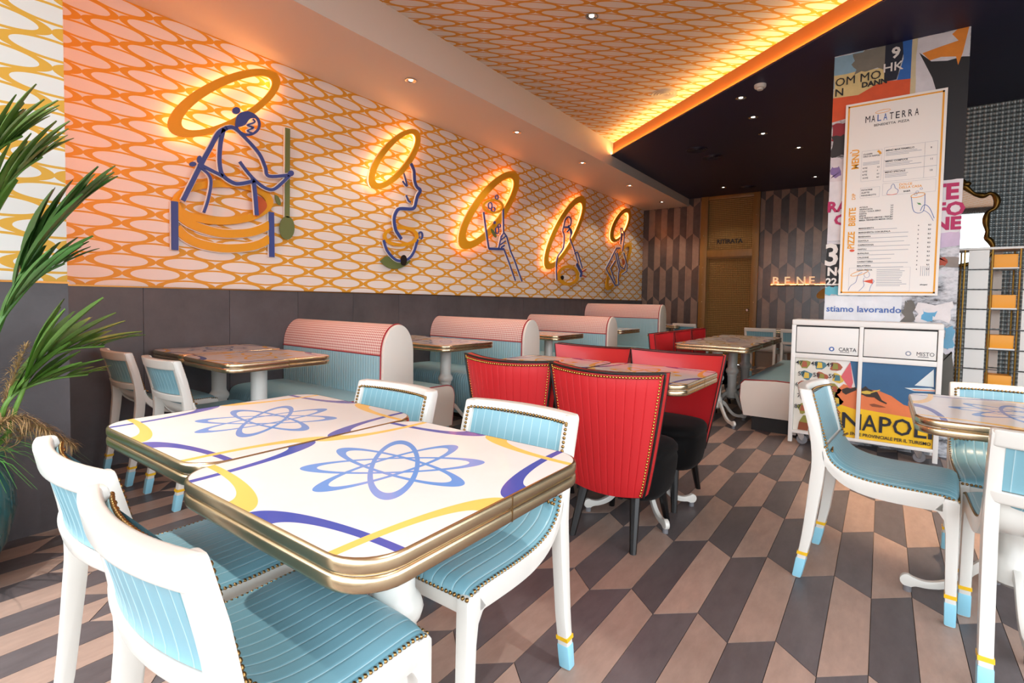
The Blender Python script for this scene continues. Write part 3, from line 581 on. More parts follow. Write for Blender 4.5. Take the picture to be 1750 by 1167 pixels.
# ---------------------------------------------------------------- booths
def ribs(fn, x0, x1, n, prof, pitch=.03, d=.005):   # ribbed sheet: fn(k) -> (y, z, ny, nz) along a profile
    mb = MB(); nx = int((x1-x0)/pitch*6)
    def q(i, j):
        x = x0+(x1-x0)*i/nx; t = ((x-x0)/pitch) % 1; h = d*math.sqrt(max(0, 1-(2*t-1)**2)); y, z, ny_, nz_ = prof[j]; return (x, y+ny_*h, z+nz_*h)
    mb.grid(q, nx+1, len(prof)); return mb
def normals(pr, sg):
    out = []
    for i, (y, z) in enumerate(pr):
        a, b = pr[max(0, i-1)], pr[min(len(pr)-1, i+1)]; l = math.hypot(b[0]-a[0], b[1]-a[1]); out.append((y, z, sg*(b[1]-a[1])/l, -sg*(b[0]-a[0])/l))
    return out
def booth(yc, label, top=1.0, sides=(-1, 1), x1=1.375):
    t = thing('booth_bench', label, 'booth', (0.024, yc, 0), 0, 'booths along the left wall'); x1 -= .024; xe = x1-.03; hs = top-.78
    arch = [(-.148, top-.46), (-.146, top-.30), (-.145, top-.225)]+[(-.145*math.cos(PI*k/24), top-.225+.225*math.sin(PI*k/24)) for k in range(1, 24)]+[(.145, top-.225), (.146, top-.30), (.148, top-.46)]
    up = [p for p in arch if p[1] >= top-.2251]
    mb = MB(); mb.grid(lambda i, j: (xe*i/16, up[j][0]*1.02, up[j][1]+.003), 17, len(up)); me = mb.mesh('headrest', smooth=60, fix=True)
    uv = me.uv_layers.new(name='uv'); ln = [0]
    for k in range(1, len(up)): ln.append(ln[-1]+math.hypot(up[k][0]-up[k-1][0], up[k][1]-up[k-1][1]))
    nj = len(up)
    for lo in me.loops: uv.data[lo.index].uv = (xe*(lo.vertex_index//nj)/16, ln[lo.vertex_index % nj])
    link('headrest', me, 'gingham', t)
    ob('back_core', MB().prism([(-.14, .02)]+[(p[0]*.97, p[1]-.004) for p in arch]+[(.14, .02)], 0, xe, 'x'), 'booth_vinyl_lit', t)
    ep = [(-.15, .42)]+arch[1:-1]+[(.15, .42)]
    ob('end_panel', MB().prism([(p[0]*1.03, p[1]+.004) for p in ep], xe, x1, 'x'), 'white_vinyl', t, bevel=.01)
    for x in (xe, ): ob('piping', MB().tube([(x, p[0]*1.045, p[1]+.006) for p in ep], .0055, 6), 'red_piping', t, smooth=60)
    for sg in (-1, 1): ob('piping', MB().tube([(0, sg*.151, top-.225), (xe, sg*.151, top-.225)], .005, 6), 'red_piping', t, smooth=60)
    for sg in sides:
        pr = [(sg*.148, .44), (sg*.15, .55), (sg*.148, .65), (sg*.147, top-.228)]
        ob('backrest', ribs(None, 0, xe, 0, normals(pr, sg)), 'booth_vinyl_lit', t, smooth=60, fix=False)
        sp = [(sg*.14, .465), (sg*.3, .47), (sg*.5, .468), (sg*.565, .46), (sg*.60, .44), (sg*.618, .405), (sg*.625, .35), (sg*.612, .22), (sg*.60, .12)]
        sp = catmull(sp, 4); ob('seat', ribs(None, 0, xe, 0, [(y, z, -a, -b) for y, z, a, b in normals(sp, sg)]), 'booth_vinyl_lit', t, smooth=60)
        ob('seat_core', MB().prism([(sg*.13, .05)]+[(y*.995, z-.005) for y, z in sp]+[(sg*.595, .05)], 0, xe, 'x'), 'booth_vinyl_lit', t)
        sd = [(sg*.14, .12), (sg*.14, .466)]+[(y*1.004, z+.003) for y, z in sp]
        ob('seat_end', MB().prism(sd, xe, x1, 'x'), 'white_vinyl', t, bevel=.008)
        ob('piping', MB().tube([(x1-.004, y*1.006, z+.006) for y, z in sp], .005, 6), 'red_piping', t, smooth=60)
        ob('plinth', MB().prism([(sg*.1, 0), (sg*.56, 0), (sg*.56, .12), (sg*.1, .12)], 0, x1-.05, 'x'), 'plinth', t)
booth(2.628, 'booth with pink gingham headrest nearest the camera along the dark wall')
booth(4.452, 'second pink-topped booth from the camera along the dark wall')
booth(6.44, 'third pink-topped booth from the camera, half hidden by the second')
booth(8.30, 'tall last booth with pink gingham headrest next to the tiled wall', 1.175, (-1,), 1.41)

# ---------------------------------------------------------------- bench behind the bin cabinet
t = thing('bench', 'white vinyl bench with red piping and black plinth behind the bin cabinet', 'bench', (3.255, 5.29, 0))
sec = [(.03, .14), (-.005, .30), (.0, .44), (.03, .475), (.3, .49), (.6, .48), (.62, .46), (.62, .14)]
ob('seat', MB().prism(sec, .012, 2.3, 'y'), 'booth_vinyl_lit', t, bevel=.02, seg=3)
ob('end_panel', MB().prism([(x, z-.002) for x, z in sec], -.012, .012, 'y'), 'white_vinyl', t, bevel=.008)
ob('piping', MB().tube([(x*1.0-(.002 if x < .1 else 0), .012, z+.003) for x, z in sec[:6]], .0055, 6), 'red_piping', t, smooth=60)
ob('plinth', MB().box(.10, .60, .03, 2.25, 0, .14), 'plinth', t)

# ---------------------------------------------------------------- neon-backed figures on the wallpaper: outlines as (y, z) on the wall
ART = {1:{'post':[[[1.617,1.896],[1.617,1.535]],[[2.362,1.928],[2.366,1.541]]],'line':[[[[1.967,2.524],[1.905,2.465],[1.845,2.338],[1.793,2.228],[1.728,2.078],[1.653,1.902]],0.03],[[[1.946,2.511],[1.921,2.385],[1.914,2.242],[1.938,2.148],[2.021,2.104],[2.092,2.115],[2.188,2.155]],0.028],[[[1.96,2.522],[2.023,2.542],[2.108,2.49],[2.227,2.387],[2.28,2.287],[2.311,2.218],[2.49,2.265]],0.026],[[[1.786,2.189],[1.938,2.141]],0.024],[[[2.068,2.284],[2.122,2.223],[2.188,2.163],[2.272,2.115],[2.351,2.114],[2.432,2.188],[2.507,2.274]],0.024],[[[2.181,2.154],[2.195,2.037],[2.207,1.875]],0.03],[[[1.779,2.171],[1.831,2.133],[1.85,2.075],[1.83,1.946],[1.797,1.836]],0.018]],'face':[[[[2.175,2.655],[2.19,2.633],[2.13,2.591],[2.182,2.587],[2.13,2.547],[2.17,2.539]],0.009]],'hair':[[2.034,2.571],[2.043,2.631],[2.073,2.674],[2.131,2.703],[2.19,2.696],[2.212,2.674],[2.152,2.649],[2.108,2.585],[2.051,2.554]],'head':[[2.137,2.6,0.115,0.084,-2.437],[2.136,2.6,0.093,0.067,-2.469]],'bun':[[2.042,2.681,0.035,0.025,-2.411],[2.041,2.681,0.027,0.019,-2.448]],'fist':[[[1.72,2.185,0.025,0.017,-2.716],[1.72,2.185,0.021,0.013,-2.759]],[[1.766,2.232,0.028,0.016,-1.713],[1.766,2.232,0.024,0.013,-1.679]],[[1.777,2.188,0.025,0.02,-2.164],[1.777,2.188,0.021,0.017,-2.115]],[[2.507,2.282,0.029,0.023,-2.462],[2.507,2.282,0.024,0.019,-2.448]]],'stick':[[[2.511,2.683],[2.507,1.902]]],'bowl':[[2.505,1.81,0.104,0.069,-1.672],[2.504,1.81,0.096,0.061,-1.654]],'leaf':[[2.393,2.084],[2.424,2.07],[2.445,2.026],[2.44,1.999],[2.412,2.013],[2.396,2.049]],'ring':[[1.99,1.951,0.398,0.176,-2.936],[1.982,1.95,0.337,0.117,-2.954]],'arcs':[[[[1.63,1.825],[1.689,1.766],[1.789,1.724],[1.963,1.699],[2.15,1.725],[2.271,1.77],[2.351,1.821]],0.066],[[[1.63,1.704],[1.688,1.644],[1.789,1.599],[1.962,1.581],[2.149,1.606],[2.271,1.648],[2.35,1.702]],0.066]],'red':[[2.211,2.052],[2.288,2.031],[2.322,1.98],[2.295,1.925],[2.219,1.876]]},
 2:{'line':[[[[3.915,2.685],[3.957,2.625],[3.966,2.565],[3.973,2.505],[4.005,2.449],[4.059,2.42],[4.017,2.35],[3.997,2.291],[3.977,2.226],[3.925,2.192],[3.763,2.17],[3.709,2.124],[3.683,2.045],[3.703,1.943],[3.747,1.888],[3.787,1.847]],0.034],[[[3.584,1.818],[3.632,1.712],[3.73,1.633],[3.82,1.614],[3.932,1.645],[4.015,1.73],[4.073,1.878]],0.027]],'thin':[[[[3.859,2.581],[3.911,2.446],[3.844,2.487]],0.015],[[[3.898,2.344],[3.934,2.289],[3.965,2.279]],0.018]],'ring':[[3.83,1.885,0.257,0.112,-3.006],[3.827,1.885,0.209,0.076,-3.015]],'handle':[[4.12,1.926,0.048,0.041,-1.827],[4.12,1.926,0.032,0.02,-1.64]],'leaf':[[3.554,1.594],[3.633,1.652],[3.71,1.631],[3.82,1.609],[3.974,1.636],[3.912,1.574],[3.79,1.527],[3.673,1.528],[3.596,1.56]],'olive':[[3.86,1.624,0.059,0.043,-1.632],[3.86,1.624,0.051,0.033,-1.607]]},
 3:{'ring':[[5.382,2.451,0.232,0.097,-2.957],[5.38,2.451,0.184,0.068,-2.964]],'thin':[[[[5.182,2.345],[5.303,1.884]],0.022],[[[5.601,2.498],[5.621,2.132]],0.022],[[[5.303,1.884],[5.635,1.907]],0.03],[[[5.511,1.895],[5.568,2.073],[5.629,2.133],[5.693,2.087],[5.789,1.898],[5.885,1.781],[6.085,1.484]],0.018],[[[5.635,1.907],[5.755,1.741],[5.92,1.486]],0.018],[[[5.569,2.028],[5.68,2.094]],0.014],[[[5.551,1.959],[5.669,2.024]],0.014],[[[5.572,1.924],[5.646,1.961]],0.02]],'ice':[[[5.31,2.449,0.05,0.043,-2.34],[5.31,2.449,0.037,0.03,-1.816]],[[5.377,2.411,0.048,0.032,-2.88],[5.377,2.411,0.031,0.022,-2.879]],[[5.449,2.583,0.04,0.033,-2.648],[5.449,2.583,0.024,0.021,-2.054]],[[5.41,2.24,0.022,0.02,-2.538],[5.41,2.24,0.013,0.009,-1.644]],[[5.468,2.144,0.05,0.043,-1.85],[5.468,2.144,0.039,0.027,-1.635]],[[5.515,2.212,0.033,0.027,-2.735],[5.515,2.212,0.02,0.017,-1.841]]],'leaf':[[5.348,2.151],[5.396,2.135],[5.457,2.076],[5.446,2.045],[5.398,2.069],[5.361,2.109]]},
 4:{'ring':[[7.524,1.643,0.38,0.172,-3.09],[7.518,1.642,0.277,0.121,-3.091]],'olive':[[7.317,1.596,0.046,0.036,-3.083],[7.317,1.596,0.034,0.03,-3.059]],'thin':[[[[7.059,1.543],[7.04,1.733],[7.068,1.903],[7.241,2.071],[7.264,2.275],[7.215,2.347],[7.256,2.46],[7.298,2.543],[7.389,2.599],[7.476,2.568],[7.458,2.471],[7.38,2.445]],0.02],[[[7.258,2.414],[7.413,2.425],[7.511,2.366],[7.468,2.243],[7.587,2.103],[7.747,1.874]],0.02],[[[7.353,2.348],[7.445,2.398],[7.48,2.331]],0.015],[[[7.624,2.01],[7.673,2.034],[7.74,2.028],[7.905,1.786]],0.02]],'line':[[[[7.764,1.859],[7.871,1.768],[7.943,1.705],[7.912,1.629]],0.06]],'red':[[[[8.012,1.734],[8.152,1.781]],0.025],[[[8.015,1.668],[8.159,1.646]],0.025]]},
 5:{'thin':[[[[9.476,2.355],[9.496,2.545],[9.456,2.672],[9.524,2.68],[9.645,2.581],[9.63,2.446],[9.575,2.232]],0.022],[[[9.458,2.278],[9.281,2.261],[8.841,1.835],[9.281,1.536],[9.435,1.55],[9.405,1.672],[9.439,1.862],[9.243,2.165]],0.022],[[[9.252,2.018],[9.047,1.857],[9.277,1.591]],0.018],[[[9.33,2.173],[9.48,1.921],[9.667,1.876],[9.775,2.017],[9.646,2.2]],0.018],[[[9.824,2.002],[9.81,1.845],[9.581,1.766]],0.016],[[[9.529,2.587],[9.516,2.434]],0.014]],'red':[[9.562,2.069],[9.678,2.068],[9.706,1.993],[9.638,1.96]]}}
HALO = {1: ((1.993, 2.744, .54, .165, -2.448), (2.001, 2.742, .449, .111, -2.433)), 2: ((3.716, 2.7, .488, .173, -2.313), (3.715, 2.703, .405, .112, -2.288)), 3: ((5.36, 2.427, .824, .266, -2.395), (5.361, 2.426, .674, .173, -2.379)),
        4: ((7.357, 2.363, .886, .283, -2.344), (7.357, 2.353, .74, .197, -2.341)), 5: ((9.508, 2.744, .561, .231, -2.53), (9.526, 2.733, .432, .163, -2.481))}
RING5 = ((9.55, 1.943, .759, .229, -2.461), (9.556, 1.943, .621, .147, -2.426))
def ell(e, n=56, grow=0, a0=0, a1=2*PI):
    cy, cz, a, b, th = e; a += grow; b += grow
    return [(cy+a*math.cos(q)*math.cos(th)-b*math.sin(q)*math.sin(th), cz+a*math.cos(q)*math.sin(th)+b*math.sin(q)*math.cos(th)) for q in [a0+(a1-a0)*k/n for k in range(n)]]
def annulus(o, i, x0, x1):
    n = len(o); mb = MB(); mb.v = [(x, y, z) for x in (x0, x1) for L in (o, i) for y, z in L]
    A, B, Cc, D = 0, n, 2*n, 3*n
    for k in range(n):
        m = (k+1) % n; mb.f += [(Cc+k, Cc+m, D+m, D+k), (A+m, A+k, B+k, B+m), (A+k, A+m, Cc+m, Cc+k), (B+m, B+k, D+k, D+m)]
    return mb
def ring_ob(name, e2, x0, x1, m, par, grow=0): return ob(name, annulus(ell(e2[0], grow=grow), ell(e2[1], grow=-grow), x0, x1), m, par, fix=True, smooth=40)
def stroke(path, w, x0, x1):                     # flat cut-out line of width w
    p = catmull(path, 5) if len(path) > 2 and SM[0] else path; n = len(p); L, Rr = [], []
    for i in range(n):
        a, b = p[max(0, i-1)], p[min(n-1, i+1)]; l = math.hypot(b[0]-a[0], b[1]-a[1]) or 1; nx_, nz_ = -(b[1]-a[1])/l*w/2, (b[0]-a[0])/l*w/2
        L.append((p[i][0]+nx_, p[i][1]+nz_)); Rr.append((p[i][0]-nx_, p[i][1]-nz_))
    mb = MB()
    for i in range(n): mb.v += [(x0, *L[i]), (x0, *Rr[i]), (x1, *L[i]), (x1, *Rr[i])]
    for i in range(n-1):
        a, b = 4*i, 4*i+4; mb.f += [(a+2, a+3, b+3, b+2), (a, b, b+1, a+1), (a, a+2, b+2, b), (a+1, b+1, b+3, a+3)]
    mb.f += [(0, 1, 3, 2), (4*n-4, 4*n-2, 4*n-1, 4*n-3)]; return mb
X0, X1 = .03, .042; SM = [True]
def lines(name, lst, m, par, dx=0):
    for path, wd in lst:
        o = ob(name, stroke(path, wd, X0+dx, X1+dx), m, par, fix=True, smooth=0); ob('rim', stroke(path, wd+.012, X0-.012+dx, X0+dx), 'figure_rim', o, fix=True, smooth=0)
def flat(name, poly, m, par, dx=0):
    o = ob(name, MB().prism(catmull(poly+poly[:1], 4)[:-1], X0+dx, X1+dx, 'x'), m, par, fix=True, smooth=0); return o
def disc(name, e2, m, par, dx=0): return ob(name, MB().prism(ell(e2[0], 28), X0+dx, X1+dx, 'x'), m, par, fix=True, smooth=0)
LAB = {1: 'lit halo sign of a blue woman bending over a yellow tub, nearest on the wall', 2: 'lit halo sign of a blue face in profile rising from a cup', 3: 'lit halo sign of a hand holding a drinking glass',
       4: 'lit halo sign of a hand with a brush over a yellow olive ring', 5: 'lit halo sign of a hand holding a pizza slice, farthest on the wall'}
for k in range(1, 6):
    t = thing('halo_sign', LAB[k], 'wall sign', (0, 0, 0), 0, 'lit halo signs on the wallpaper'); A = ART[k]; h = HALO[k]; SM[0] = k not in (3, 5)
    ring_ob('halo', h, .062, .078, 'figure_yellow', t)
    mid = tuple((a+b)/2 for a, b in zip(*h)); wd = (h[0][2]-h[1][2])/2
    g1 = (mid[0], mid[1], mid[2]+wd*.62, mid[3]+wd*.36, mid[4]); g2 = (mid[0], mid[1], mid[2]+wd*.40, mid[3]+wd*.18, mid[4]); g3 = (mid[0], mid[1], mid[2]-wd*.40, mid[3]-wd*.18, mid[4]); g4 = (mid[0], mid[1], mid[2]-wd*.62, mid[3]-wd*.36, mid[4])
    ring_ob('halo_body', (g2, g3), 0, .062, 'white_plastic', t)
    l = ring_ob('led_strip', (g1, g2), .035, .055, 'led_warm' if k < 3 else 'led_orange', t); ring_ob('led_strip', (g3, g4), .035, .055, 'led_warm' if k < 3 else 'led_orange', t)
    st = MB()
    if k == 1:
        ring = A['ring']; th = ring[0][4]
        o_, i_ = ell(ring[0], 60), ell(ring[1], 60); top = max(z for y, z in o_); ob('tub_ring', annulus(o_, i_, X0-.006, X1-.006), 'figure_yellow', t, fix=True, smooth=0)
        lines('tub_hoop', A['arcs'], 'figure_yellow', t, -.004); lines('tub_leg', [(p, .045) for p in A['post']], 'figure_blue', t); lines('body_outline', A['line'], 'figure_blue', t, .055)
        lines('face_line', A['face'], 'figure_blue', t, .058); flat('hair', A['hair'], 'figure_blue', t, .058); ring_ob('head', A['head'], X0+.054, X1+.054, 'figure_blue', t); disc('hair_bun', A['bun'], 'figure_blue', t, .055)
        for e in A['fist']: disc('fist', e, 'figure_blue', t, .058)
        lines('spoon_handle', [(A['stick'][0], .042)], 'figure_green', t); disc('spoon_bowl', A['bowl'], 'figure_green', t); flat('leaf', A['leaf'], 'figure_green', t); flat('sauce', A['red'], 'figure_red', t, -.002)
    elif k == 2:
        lines('face_outline', A['line'][:1], 'figure_blue', t, .055); lines('cup_outline', A['line'][1:], 'figure_blue', t, .006); lines('face_line', A['thin'], 'figure_blue', t)
        ring_ob('cup_rim', A['ring'], X0+.004, X1+.004, 'figure_yellow', t); ring_ob('cup_handle', A['handle'], X0, X1, 'figure_blue', t); flat('leaf', A['leaf'], 'figure_green', t, -.008); disc('olive', A['olive'], 'figure_black', t, .012)
    elif k == 3:
        lines('outline', A['thin'], 'figure_blue', t, .055); ring_ob('glass_rim', A['ring'], X0+.056, X1+.056, 'figure_yellow', t); flat('leaf', A['leaf'], 'figure_green', t, .054)
        for e in A['ice']: ring_ob('ice', e, X0+.06, X1+.06, 'figure_blue', t)
    elif k == 4:
        lines('outline', A['thin'], 'figure_blue', t, .055); lines('brush', A['line'], 'figure_blue', t, .02); lines('spark', A['red'], 'figure_red', t); ring_ob('olive_ring', A['ring'], X0, X1, 'figure_yellow', t); disc('olive', A['olive'], 'figure_black', t, .004)
    else:
        lines('outline', A['thin'], 'figure_blue', t, .055); flat('topping', A['red'], 'figure_red', t, .05); ring_ob('plate_ring', RING5, X0, X1, 'figure_yellow', t)
    pts = [ell(h[0])[i] for i in (5, 30)]
    zs = [c for c in (A.get('line') or A.get('thin'))]
    for path, wd in zs[:3]: st.box(0, X0+.05, path[-1][0]-.004, path[-1][0]+.004, path[-1][1]-.004, path[-1][1]+.004)
    ob('standoff', st, 'white_plastic', t)

SM[0] = True
# neon word on its shelf
t = thing('neon_shelf', 'orange-lit shelf carrying the word BENE on the tiled wall', 'neon sign', (0, YB, 0))
ob('shelf', MB().box(2.585, 3.9, -.11, -.008, 1.570, 1.588), 'gold_wood', t, bevel=.003)
ob('led_strip', MB().box(2.59, 3.89, -.028, -.016, 1.588, 1.598), 'led_shelf', t)
for i, ch in enumerate('BENE'): text('letter', ch, .215, 'bulb_letter', t, (2.612+.2*i, -.055, 1.592), ext=.014, bold=.002)
t = tag(ob('wall_disc', MB().prism(ell((0, 0, .2, .09, .5), 40), -.03, 0, 'y'), 'figure_yellow', loc=(3.53, YB-.008, 1.46)), 'orange oval plate under the glowing shelf', 'wall sign')

# ---------------------------------------------------------------- menu board on the column
MX0, MX1, MZ0, MZ1, MY = 4.016, 4.690, 1.300, 2.941, 5.312
t = thing('menu_board', 'white menu board with yellow border hung on the poster column', 'menu', (0, MY, 0))
ob('board', MB().box(MX0, MX1, 0, .016, MZ0, MZ1), 'menu_white', t)
ob('spacer', MB().box(MX0+.1, MX0+.13, .016, CY-MY-.0069, 1.5, 1.53).box(MX1-.13, MX1-.1, .016, CY-MY-.0069, 1.5, 1.53).box(MX0+.1, MX0+.13, .016, CY-MY-.0069, 2.6, 2.63).box(MX1-.13, MX1-.1, .016, CY-MY-.0069, 2.6, 2.63), 'white_plastic', t)
b = .018; q = MB()
for x0, x1, z0, z1 in ((MX0+b, MX1-b, MZ1-b-.012, MZ1-b), (MX0+b, MX1-b, MZ0+b, MZ0+b+.012), (MX0+b, MX0+b+.012, MZ0+b, MZ1-b), (MX1-b-.012, MX1-b, MZ0+b, MZ1-b)): q.box(x0, x1, -.001, 0, z0, z1)
ob('border', q, 'ink_gold', t)
mt = lambda s, z, m, x, h, b=.0004, sx=1, rot=(PI/2, 0, 0): text('lettering', s, z, m, t, (x, -.0008, h), rot, .0006, b, sx)
for i, ch in enumerate('MALATERRA'): text('lettering', ch, .080, 'ink_blue' if i in (2, 3) else 'ink', t, (4.160+.0412*i, -.0008, 2.762), ext=.0006, bold=.0005 if ch != 'M' else 0, w=.026 if ch != 'M' else .033)
text('lettering', 'BENEDETTA  PIZZA', .026, 'ink', t, (4.222, -.0008, 2.722), ext=.0006, bold=.0003, w=.235)
def ellipse_line(cx, cz, a, b_, th, w, m, nm='drawing'):
    o = [(cx+(a+w)*math.cos(q)*math.cos(th)-(b_+w)*math.sin(q)*math.sin(th), cz+(a+w)*math.cos(q)*math.sin(th)+(b_+w)*math.sin(q)*math.cos(th)) for q in [2*PI*k/30 for k in range(30)]]
    i = [(cx+a*math.cos(q)*math.cos(th)-b_*math.sin(q)*math.sin(th), cz+a*math.cos(q)*math.sin(th)+b_*math.sin(q)*math.cos(th)) for q in [2*PI*k/30 for k in range(30)]]
    mb = MB(); mb.v = [(x, -.0012, z) for x, z in o+i]; mb.f = [(k, 30+k, 30+(k+1) % 30, (k+1) % 30) for k in range(30)]; ob(nm, mb, m, t, smooth=0)
def draw(path, w, m, y=-.0012, par=None, nm='drawing'):
    s = stroke(path, w, 0, .0008); s.v = [(b_, y+.0008-a, c) for a, b_, c in s.v]; ob(nm, s, m, par or t, smooth=0, fix=True)
ellipse_line(4.278, 2.838, .048, .010, .08, .004, 'ink_gold')
vr = (PI/2, -PI/2, 0)
mt('MENÙ', .072, 'ink_gold', 4.125, 2.38, .002, .85, vr); mt('DIP', .036, 'ink_gold', 4.112, 2.12, .0005, 1, vr); mt('BIBITE', .068, 'ink_gold', 4.118, 1.895, .002, .85, vr); mt('PIZZE', .068, 'ink_gold', 4.118, 1.70, .002, .85, vr)
grey = MB()
def frame(x0, x1, z0, z1, w=.0012):
    for a, b_, c, d in ((x0, x1, z0, z0+w), (x0, x1, z1-w, z1), (x0, x0+w, z0, z1), (x1-w, x1, z0, z1)): grey.box(a, b_, -.0006, 0, c, d)
def dash(x0, x1, z, h=.0035): grey.box(x0, x1, -.0006, 0, z, z+h)
frame(4.145, 4.285, 2.27, 2.525); frame(4.30, 4.645, 2.425, 2.535); frame(4.30, 4.645, 2.34, 2.425); frame(4.30, 4.645, 2.25, 2.34); frame(4.565, 4.566, 2.25, 2.535); frame(4.30, 4.645, 2.135, 2.235); frame(4.145, 4.28, 2.13, 2.215)
mt('CUOPPI', .018, 'ink', 4.155, 2.49); mt('ORO DI NAPOLI', .016, 'ink', 4.155, 2.472)
for i, (a, b_) in enumerate((('4 PZ', '3,5'), ('6 PZ', '5'), ('8 PZ', '6,5'), ('10 PZ', '8,5'))): mt(a, .017, 'ink', 4.155, 2.375-.028*i); mt(b_, .014, 'ink', 4.255, 2.375-.028*i)
for z in (2.455, 2.445, 2.435): dash(4.155, 4.27, z-.03)
for i, (a, p_) in enumerate((('MENÙ MARTERMELLO', '9'), ('MENÙ COMPLICE', '11'), ('MENÙ SPECIALE', '13'))):
    z = 2.50-.09*i; mt(a, .019, 'ink', 4.31, z); mt(p_, .02, 'ink', 4.60, z-.02)
    for j in range(3): dash(4.31, 4.45+R.uniform(0, .1), z-.014-.011*j)
mt('DOLCE', .026, 'ink_gold', 4.41, 2.205); mt('DELLA CASA', .026, 'ink_gold', 4.41, 2.18); mt('BABÀ', .018, 'ink', 4.44, 2.15)
draw([(4.33, 2.14), (4.335, 2.17), (4.355, 2.19), (4.358, 2.21), (4.37, 2.225), (4.38, 2.21), (4.385, 2.19), (4.405, 2.17), (4.40, 2.145)], .003, 'ink_blue'); draw([(4.33, 2.142), (4.365, 2.136), (4.40, 2.142)], .004, 'ink_red')
draw([(4.255, 2.515), (4.27, 2.50), (4.275, 2.485)], .016, 'ink_gold')
for i, s_ in enumerate(('PATATINE', 'ALETTE', 'PANZAROTTI')): mt(s_, .017, 'ink', 4.152, 2.19-.023*i)
for i, s_ in enumerate(('ACQUA', 'ARANCIATA', 'COLA / COLA ZERO', 'FANTA', 'SPRITE', 'THE FREDDO LIMONE / PESCA', 'BIRRA TENNENTS MEDIA 33CL')): mt(s_, .0165, 'ink', 4.145, 2.045-.0185*i); mt('2,5', .0145, 'ink', 4.36, 2.045-.0185*i)
for i, s_ in enumerate(('MARGHERITA', 'MARGHERITA CON BUFALA', 'MARINARA', 'DIAVOLA', 'CAPRICCIOSA', 'NAPOLI', 'BUFALINA', 'CALZONE', 'CARRETTIERA', 'MALATERRA', 'PIZZA FRITTA')):
    z = 1.865-.0355*i; mt(s_, .0175, 'ink', 4.145, z); mt('6', .0155, 'ink', 4.545, z); mt('8,5', .0155, 'ink', 4.61, z)
    if i < 10: dash(4.145, 4.30+R.uniform(.05, .2), z-.010)
frame(4.09, 4.51, 1.335, 1.535)
for i in range(11): dash(4.285, 4.44+R.uniform(0, .05), 1.515-.0135*i, .004)
for i in range(5): grey.box(4.575+.013*i, 4.578+.013*i, -.0006, 0, 1.46, 1.54)
stuff(ob('small_print', grey, 'ink_grey', t, smooth=0))
mt('allergeni', .014, 'ink', 4.575, 1.385); 
ellipse_line(4.165, 1.49, .062, .014, .32, .005, 'ink_gold')
ellipse_line(4.218, 1.475, .018, .024, 0, .0022, 'ink_blue')
draw([(4.09, 1.34), (4.105, 1.38), (4.14, 1.41), (4.15, 1.45), (4.16, 1.48), (4.185, 1.495)], .003, 'ink_blue'); draw([(4.165, 1.335), (4.20, 1.38), (4.195, 1.42), (4.20, 1.45)], .003, 'ink_blue'); draw([(4.24, 1.335), (4.25, 1.38), (4.27, 1.42), (4.25, 1.44)], .003, 'ink_blue')
q = MB().prism([(4.19, 1.42), (4.26, 1.437), (4.262, 1.398)], -.0014, 0, 'y'); ob('drawing', q, 'ink_red', t, smooth=0)
ellipse_line(4.535, 2.115, .042, .014, .15, .005, 'ink_gold'); draw([(4.493, 2.105), (4.515, 1.985), (4.575, 1.985), (4.58, 2.12)], .004, 'ink_blue'); ellipse_line(4.52, 2.125, .009, .008, 0, .002, 'ink_blue'); ellipse_line(4.555, 2.165, .007, .006, 0, .002, 'ink_blue'); ellipse_line(4.53, 2.142, .008, .006, 0, .002, 'ink_blue')
q = MB().prism([(4.53, 2.055), (4.552, 2.05), (4.56, 2.035), (4.542, 2.038)], -.0014, 0, 'y'); ob('drawing', q, 'ink_green', t, smooth=0)
draw([(4.555, 1.985), (4.57, 2.025), (4.59, 2.03), (4.615, 2.0), (4.645, 1.92)], .004, 'ink_blue'); draw([(4.575, 1.99), (4.61, 1.96), (4.64, 1.90)], .003, 'ink_blue')
dash(4.515, 4.57, 1.905, .004); ob('drawing', MB().prism(ell((4.105, 1.685, .018, .011, 0), 16), -.0012, 0, 'y'), 'ink_red', t, smooth=0)

# ---------------------------------------------------------------- bin cabinet
KX0, KX1, KY, KD = 3.710, 4.718, 4.992, .30
t = thing('bin_cabinet', 'white two-door bin cabinet on castors with a NAPOLI poster front', 'cabinet', (0, KY, 0))
ob('body', MB().box(KX0+.03, KX1-.03, .03, KD-.005, .12, 1.04), 'white_plastic', t)
ob('top', MB().box(KX0, KX1, -.005, KD, 1.035, 1.083), 'white_plastic', t, bevel=.012, seg=3)
for x0, x1 in ((KX0, KX0+.032), (KX1-.032, KX1)): ob('side_post', MB().box(x0, x1, 0, .035, .02, 1.04).box(x0, x1, KD-.04, KD-.005, .02, 1.04), 'white_plastic', t, bevel=.003)
ob('bottom_rail', MB().box(KX0+.03, KX1-.03, 0, .035, .10, .125), 'white_plastic', t, bevel=.003); ob('middle_post', MB().box(4.194, 4.222, 0, .035, .12, 1.04), 'white_plastic', t, bevel=.003); ob('middle_rail', MB().box(KX0+.03, KX1-.03, .002, .033, .755, .795), 'white_plastic', t, bevel=.003)
ob('shadow_gap', MB().box(KX0+.033, KX1-.033, .024, .031, .79, 1.036), 'seam', t)
